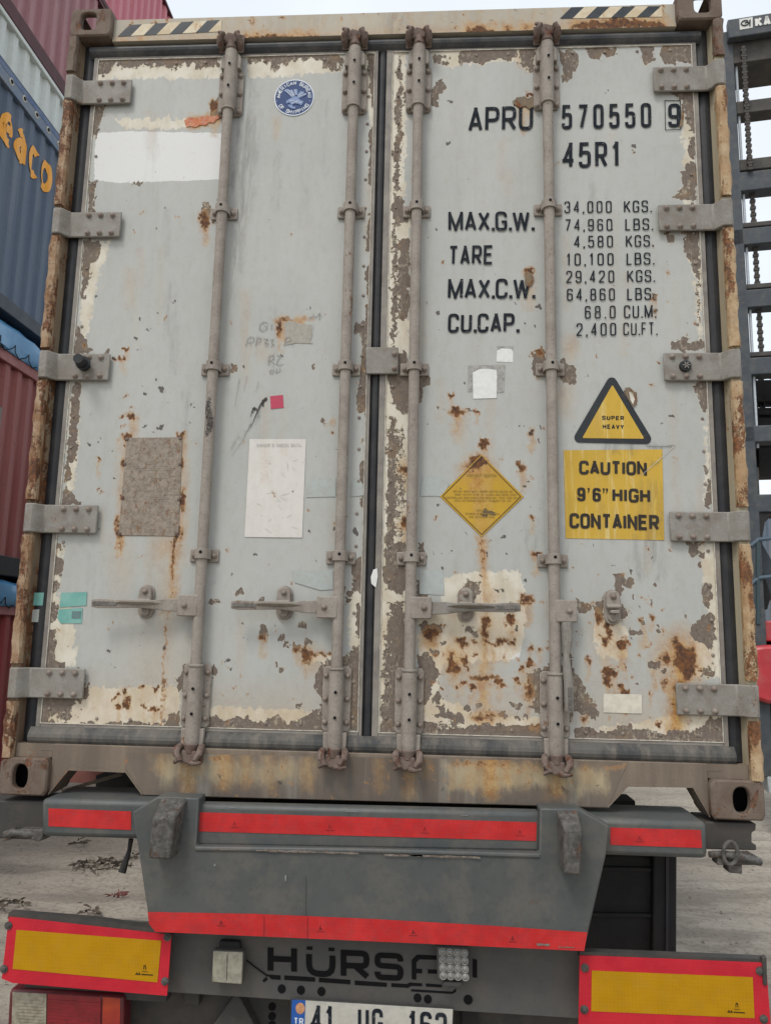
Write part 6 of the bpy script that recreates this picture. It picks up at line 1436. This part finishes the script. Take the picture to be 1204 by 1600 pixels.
# sign on the header
sg = hplate('mast_sign', [(1154,30),(1175,26.5),(1175,43),(1155,46.5)], plain('sign_white', (0.66,0.66,0.63), .6), -.105, .004, 0)
M_SGB = plain('sign_dark', (0.05,0.06,0.07), .6)
O = H(1154, 46.5, -.107)
def hs(pts): return [O + HD*x + Vector((0,0,z)) + HN*.003 for x, z in pts]
k = (H(1175,43,-.107)-H(1154,46.5,-.107)).length; mb = MB()
cir = [(k*.45+.28*k*math.cos(t), k*.52+.22*k*math.sin(t)) for t in [math.radians(30+300*i_/14) for i_ in range(15)]]
mb.path(hs(cir), .05*k, 5); mb.path(hs([(k*.45,k*.5),(k*.62,k*.6),(k*.72,k*.42),(k*.84,k*.75),(k*.80,k*.18)]), .05*k, 5); part('sign_emblem', mb, M_SGB, sg)
qd, tot = text_quads('KALMAR', w=.62, s=.24, gap=.10); A = H(1179, 42.8, -.106); hh = (H(1179, 27.8, -.106).z - A.z); mb = MB()
for lay, quad in qd: mb.sheet([A + HD*(p.x*hh) + Vector((0,0,p.y*hh)) + HN*(.003+.0004*lay) for p in quad])
part('sign_lettering', mb, plain('sign_letters', (0.70,0.70,0.67), .6), HR, smooth=False)
# dark machinery seen through the lower mast
for c in ([(1176,594),(1250,592),(1250,626),(1178,628)],[(1184,637),(1250,636),(1250,647),(1184,648)],[(1180,653),(1250,652),(1250,700),(1180,702)],[(1176,580),(1180,580),(1186,668),(1182,668)],[(1190,580),(1192,580),(1195,640),(1193,640)],[(1160,690),(1250,688),(1250,728),(1184,730),(1160,730)]):
    hplate('boom_beam', c, M_DARK, .8, .25, .004)
hplate('boom_beam', [(1158,596),(1176,596),(1180,740),(1162,740)], M_DARK, .5, .25, .004)
hplate('boom_beam', [(1184,700),(1260,698),(1260,742),(1186,744)], M_DARK, .7, .25, .004)
mb = MB()
for k in range(6):
    mb.bar(H(1176+k*9,592,.9), H(1182+k*9,580,.9), .02, .02); mb.bar(H(1185+k*9,592,.9), H(1179+k*9,580,.9), .02, .02)
part('lattice', mb, M_DARK, HR, smooth=False)
hplate('mast_foot', [(1166,730),(1184,730),(1190,850),(1168,850)], M_MASTD, .05, .2)
hplate('carriage_arm', [(1165,800),(1204,800),(1260,800),(1260,808),(1204,806),(1194,816),(1190,840),(1170,846)], M_DARK, .02, .2)
hplate('cab_panel', [(1174,845),(1186,842),(1230,920),(1230,960),(1176,910)], plain('panel_grey_blue', (0.055,0.07,0.085), .4), .3, .1)
hplate('cab_dark_panel', [(1172,900),(1190,890),(1204,930),(1198,952),(1186,955),(1176,940)], M_DARK, .25, .1)  # dark panel beside the grey blue one
for v in (843, 903):
    part('hand_rail', MB().path([H(1172,v+10,0), H(1184,v,0), H(1260,v-8,0)], .022, 8), plain('rail_blue_grey', (0.09,0.13,0.17), .4), HR)
part('hand_rail', MB().path([H(1183,v_,0) for v_ in (846, 900, 975)], .022, 8), plain('rail_post', (0.05,0.08,0.09), .4), HR)
hplate('red_fender', [(1170,980),(1190,975),(1190,970),(1300,968),(1300,1000),(1170,1003)], M_HRED, .1, 1.5, .02)
hplate('fender_gap', [(1165,1000),(1300,998),(1300,1012),(1165,1012)], M_BLACK, .5, 1.0, 0)
hplate('red_chassis', [(1165,1012),(1194,1008),(1300,1006),(1300,1095),(1200,1100),(1165,1088)], M_HRED, -.1, 1.5, .04)
hplate('underframe', [(1165,1096),(1300,1096),(1300,1150),(1165,1150)], M_DARK, .1, 1.2, .02)
q = H(1214, 1166, -.1); wv = MB().path([q + HD*x for x in (-.05,.0,.05)], .2, 6) if False else None
R_ = H(1214,1180,.2); ty2 = MB().path([R_ - HN*t for t in (.0,.05,.45,.5)], [.20,.24,.24,.20], 24); part('wheel', ty2, worn('grey_tyre', (0.10,0.10,0.10), (0.14,0.135,0.13), .8, 9), HR)
hplate('pale_step', [(1196,1200),(1240,1196),(1240,1236),(1200,1240)], plain('pale_step', (0.42,0.45,0.46), .6), 0, .3, .01)
# blue container standing behind the handler
M_FAR = cpaint('far_blue_paint', (0.11,0.16,0.215), (0.09,0.135,0.18), rust=0)
fp0, fp1 = W(1176, 965, 14.0), W(1300, 800, 14.0); t = root('stacked_container', ((fp0.x+fp1.x)/2+1.5, 15.2, 0), 'light blue corrugated container far behind the red handler', 'container')
mb = MB(); V = []; n = 0; x = fp0.x - .6
while x < fp0.x + 6.0:
    for f, dy in ((0,0),(.36,0),(.5,.04),(.86,.04)): V += [(x+f*.25, 14+dy, .16), (x+f*.25, 14+dy, fp1.z - .12)]; n += 1
    x += .25
mb.add(V, [(2*k, 2*k+2, 2*k+3, 2*k+1) for k in range(n-1)]); part('side_wall', mb, M_FAR, t, smooth=False)
part('box_shell', MB().box(fp0.x-.65, fp0.x+6.1, 14.06, 16.4, .0, fp1.z), M_FAR, t, smooth=False); part('bottom_rail', MB().box(fp0.x-.65, fp0.x+6.1, 13.98, 14.06, .0, .16), M_FAR, t, smooth=False); part('top_rail', MB().box(fp0.x-.65, fp0.x+6.1, 13.98, 14.06, fp1.z-.12, fp1.z), M_FAR, t, smooth=False)
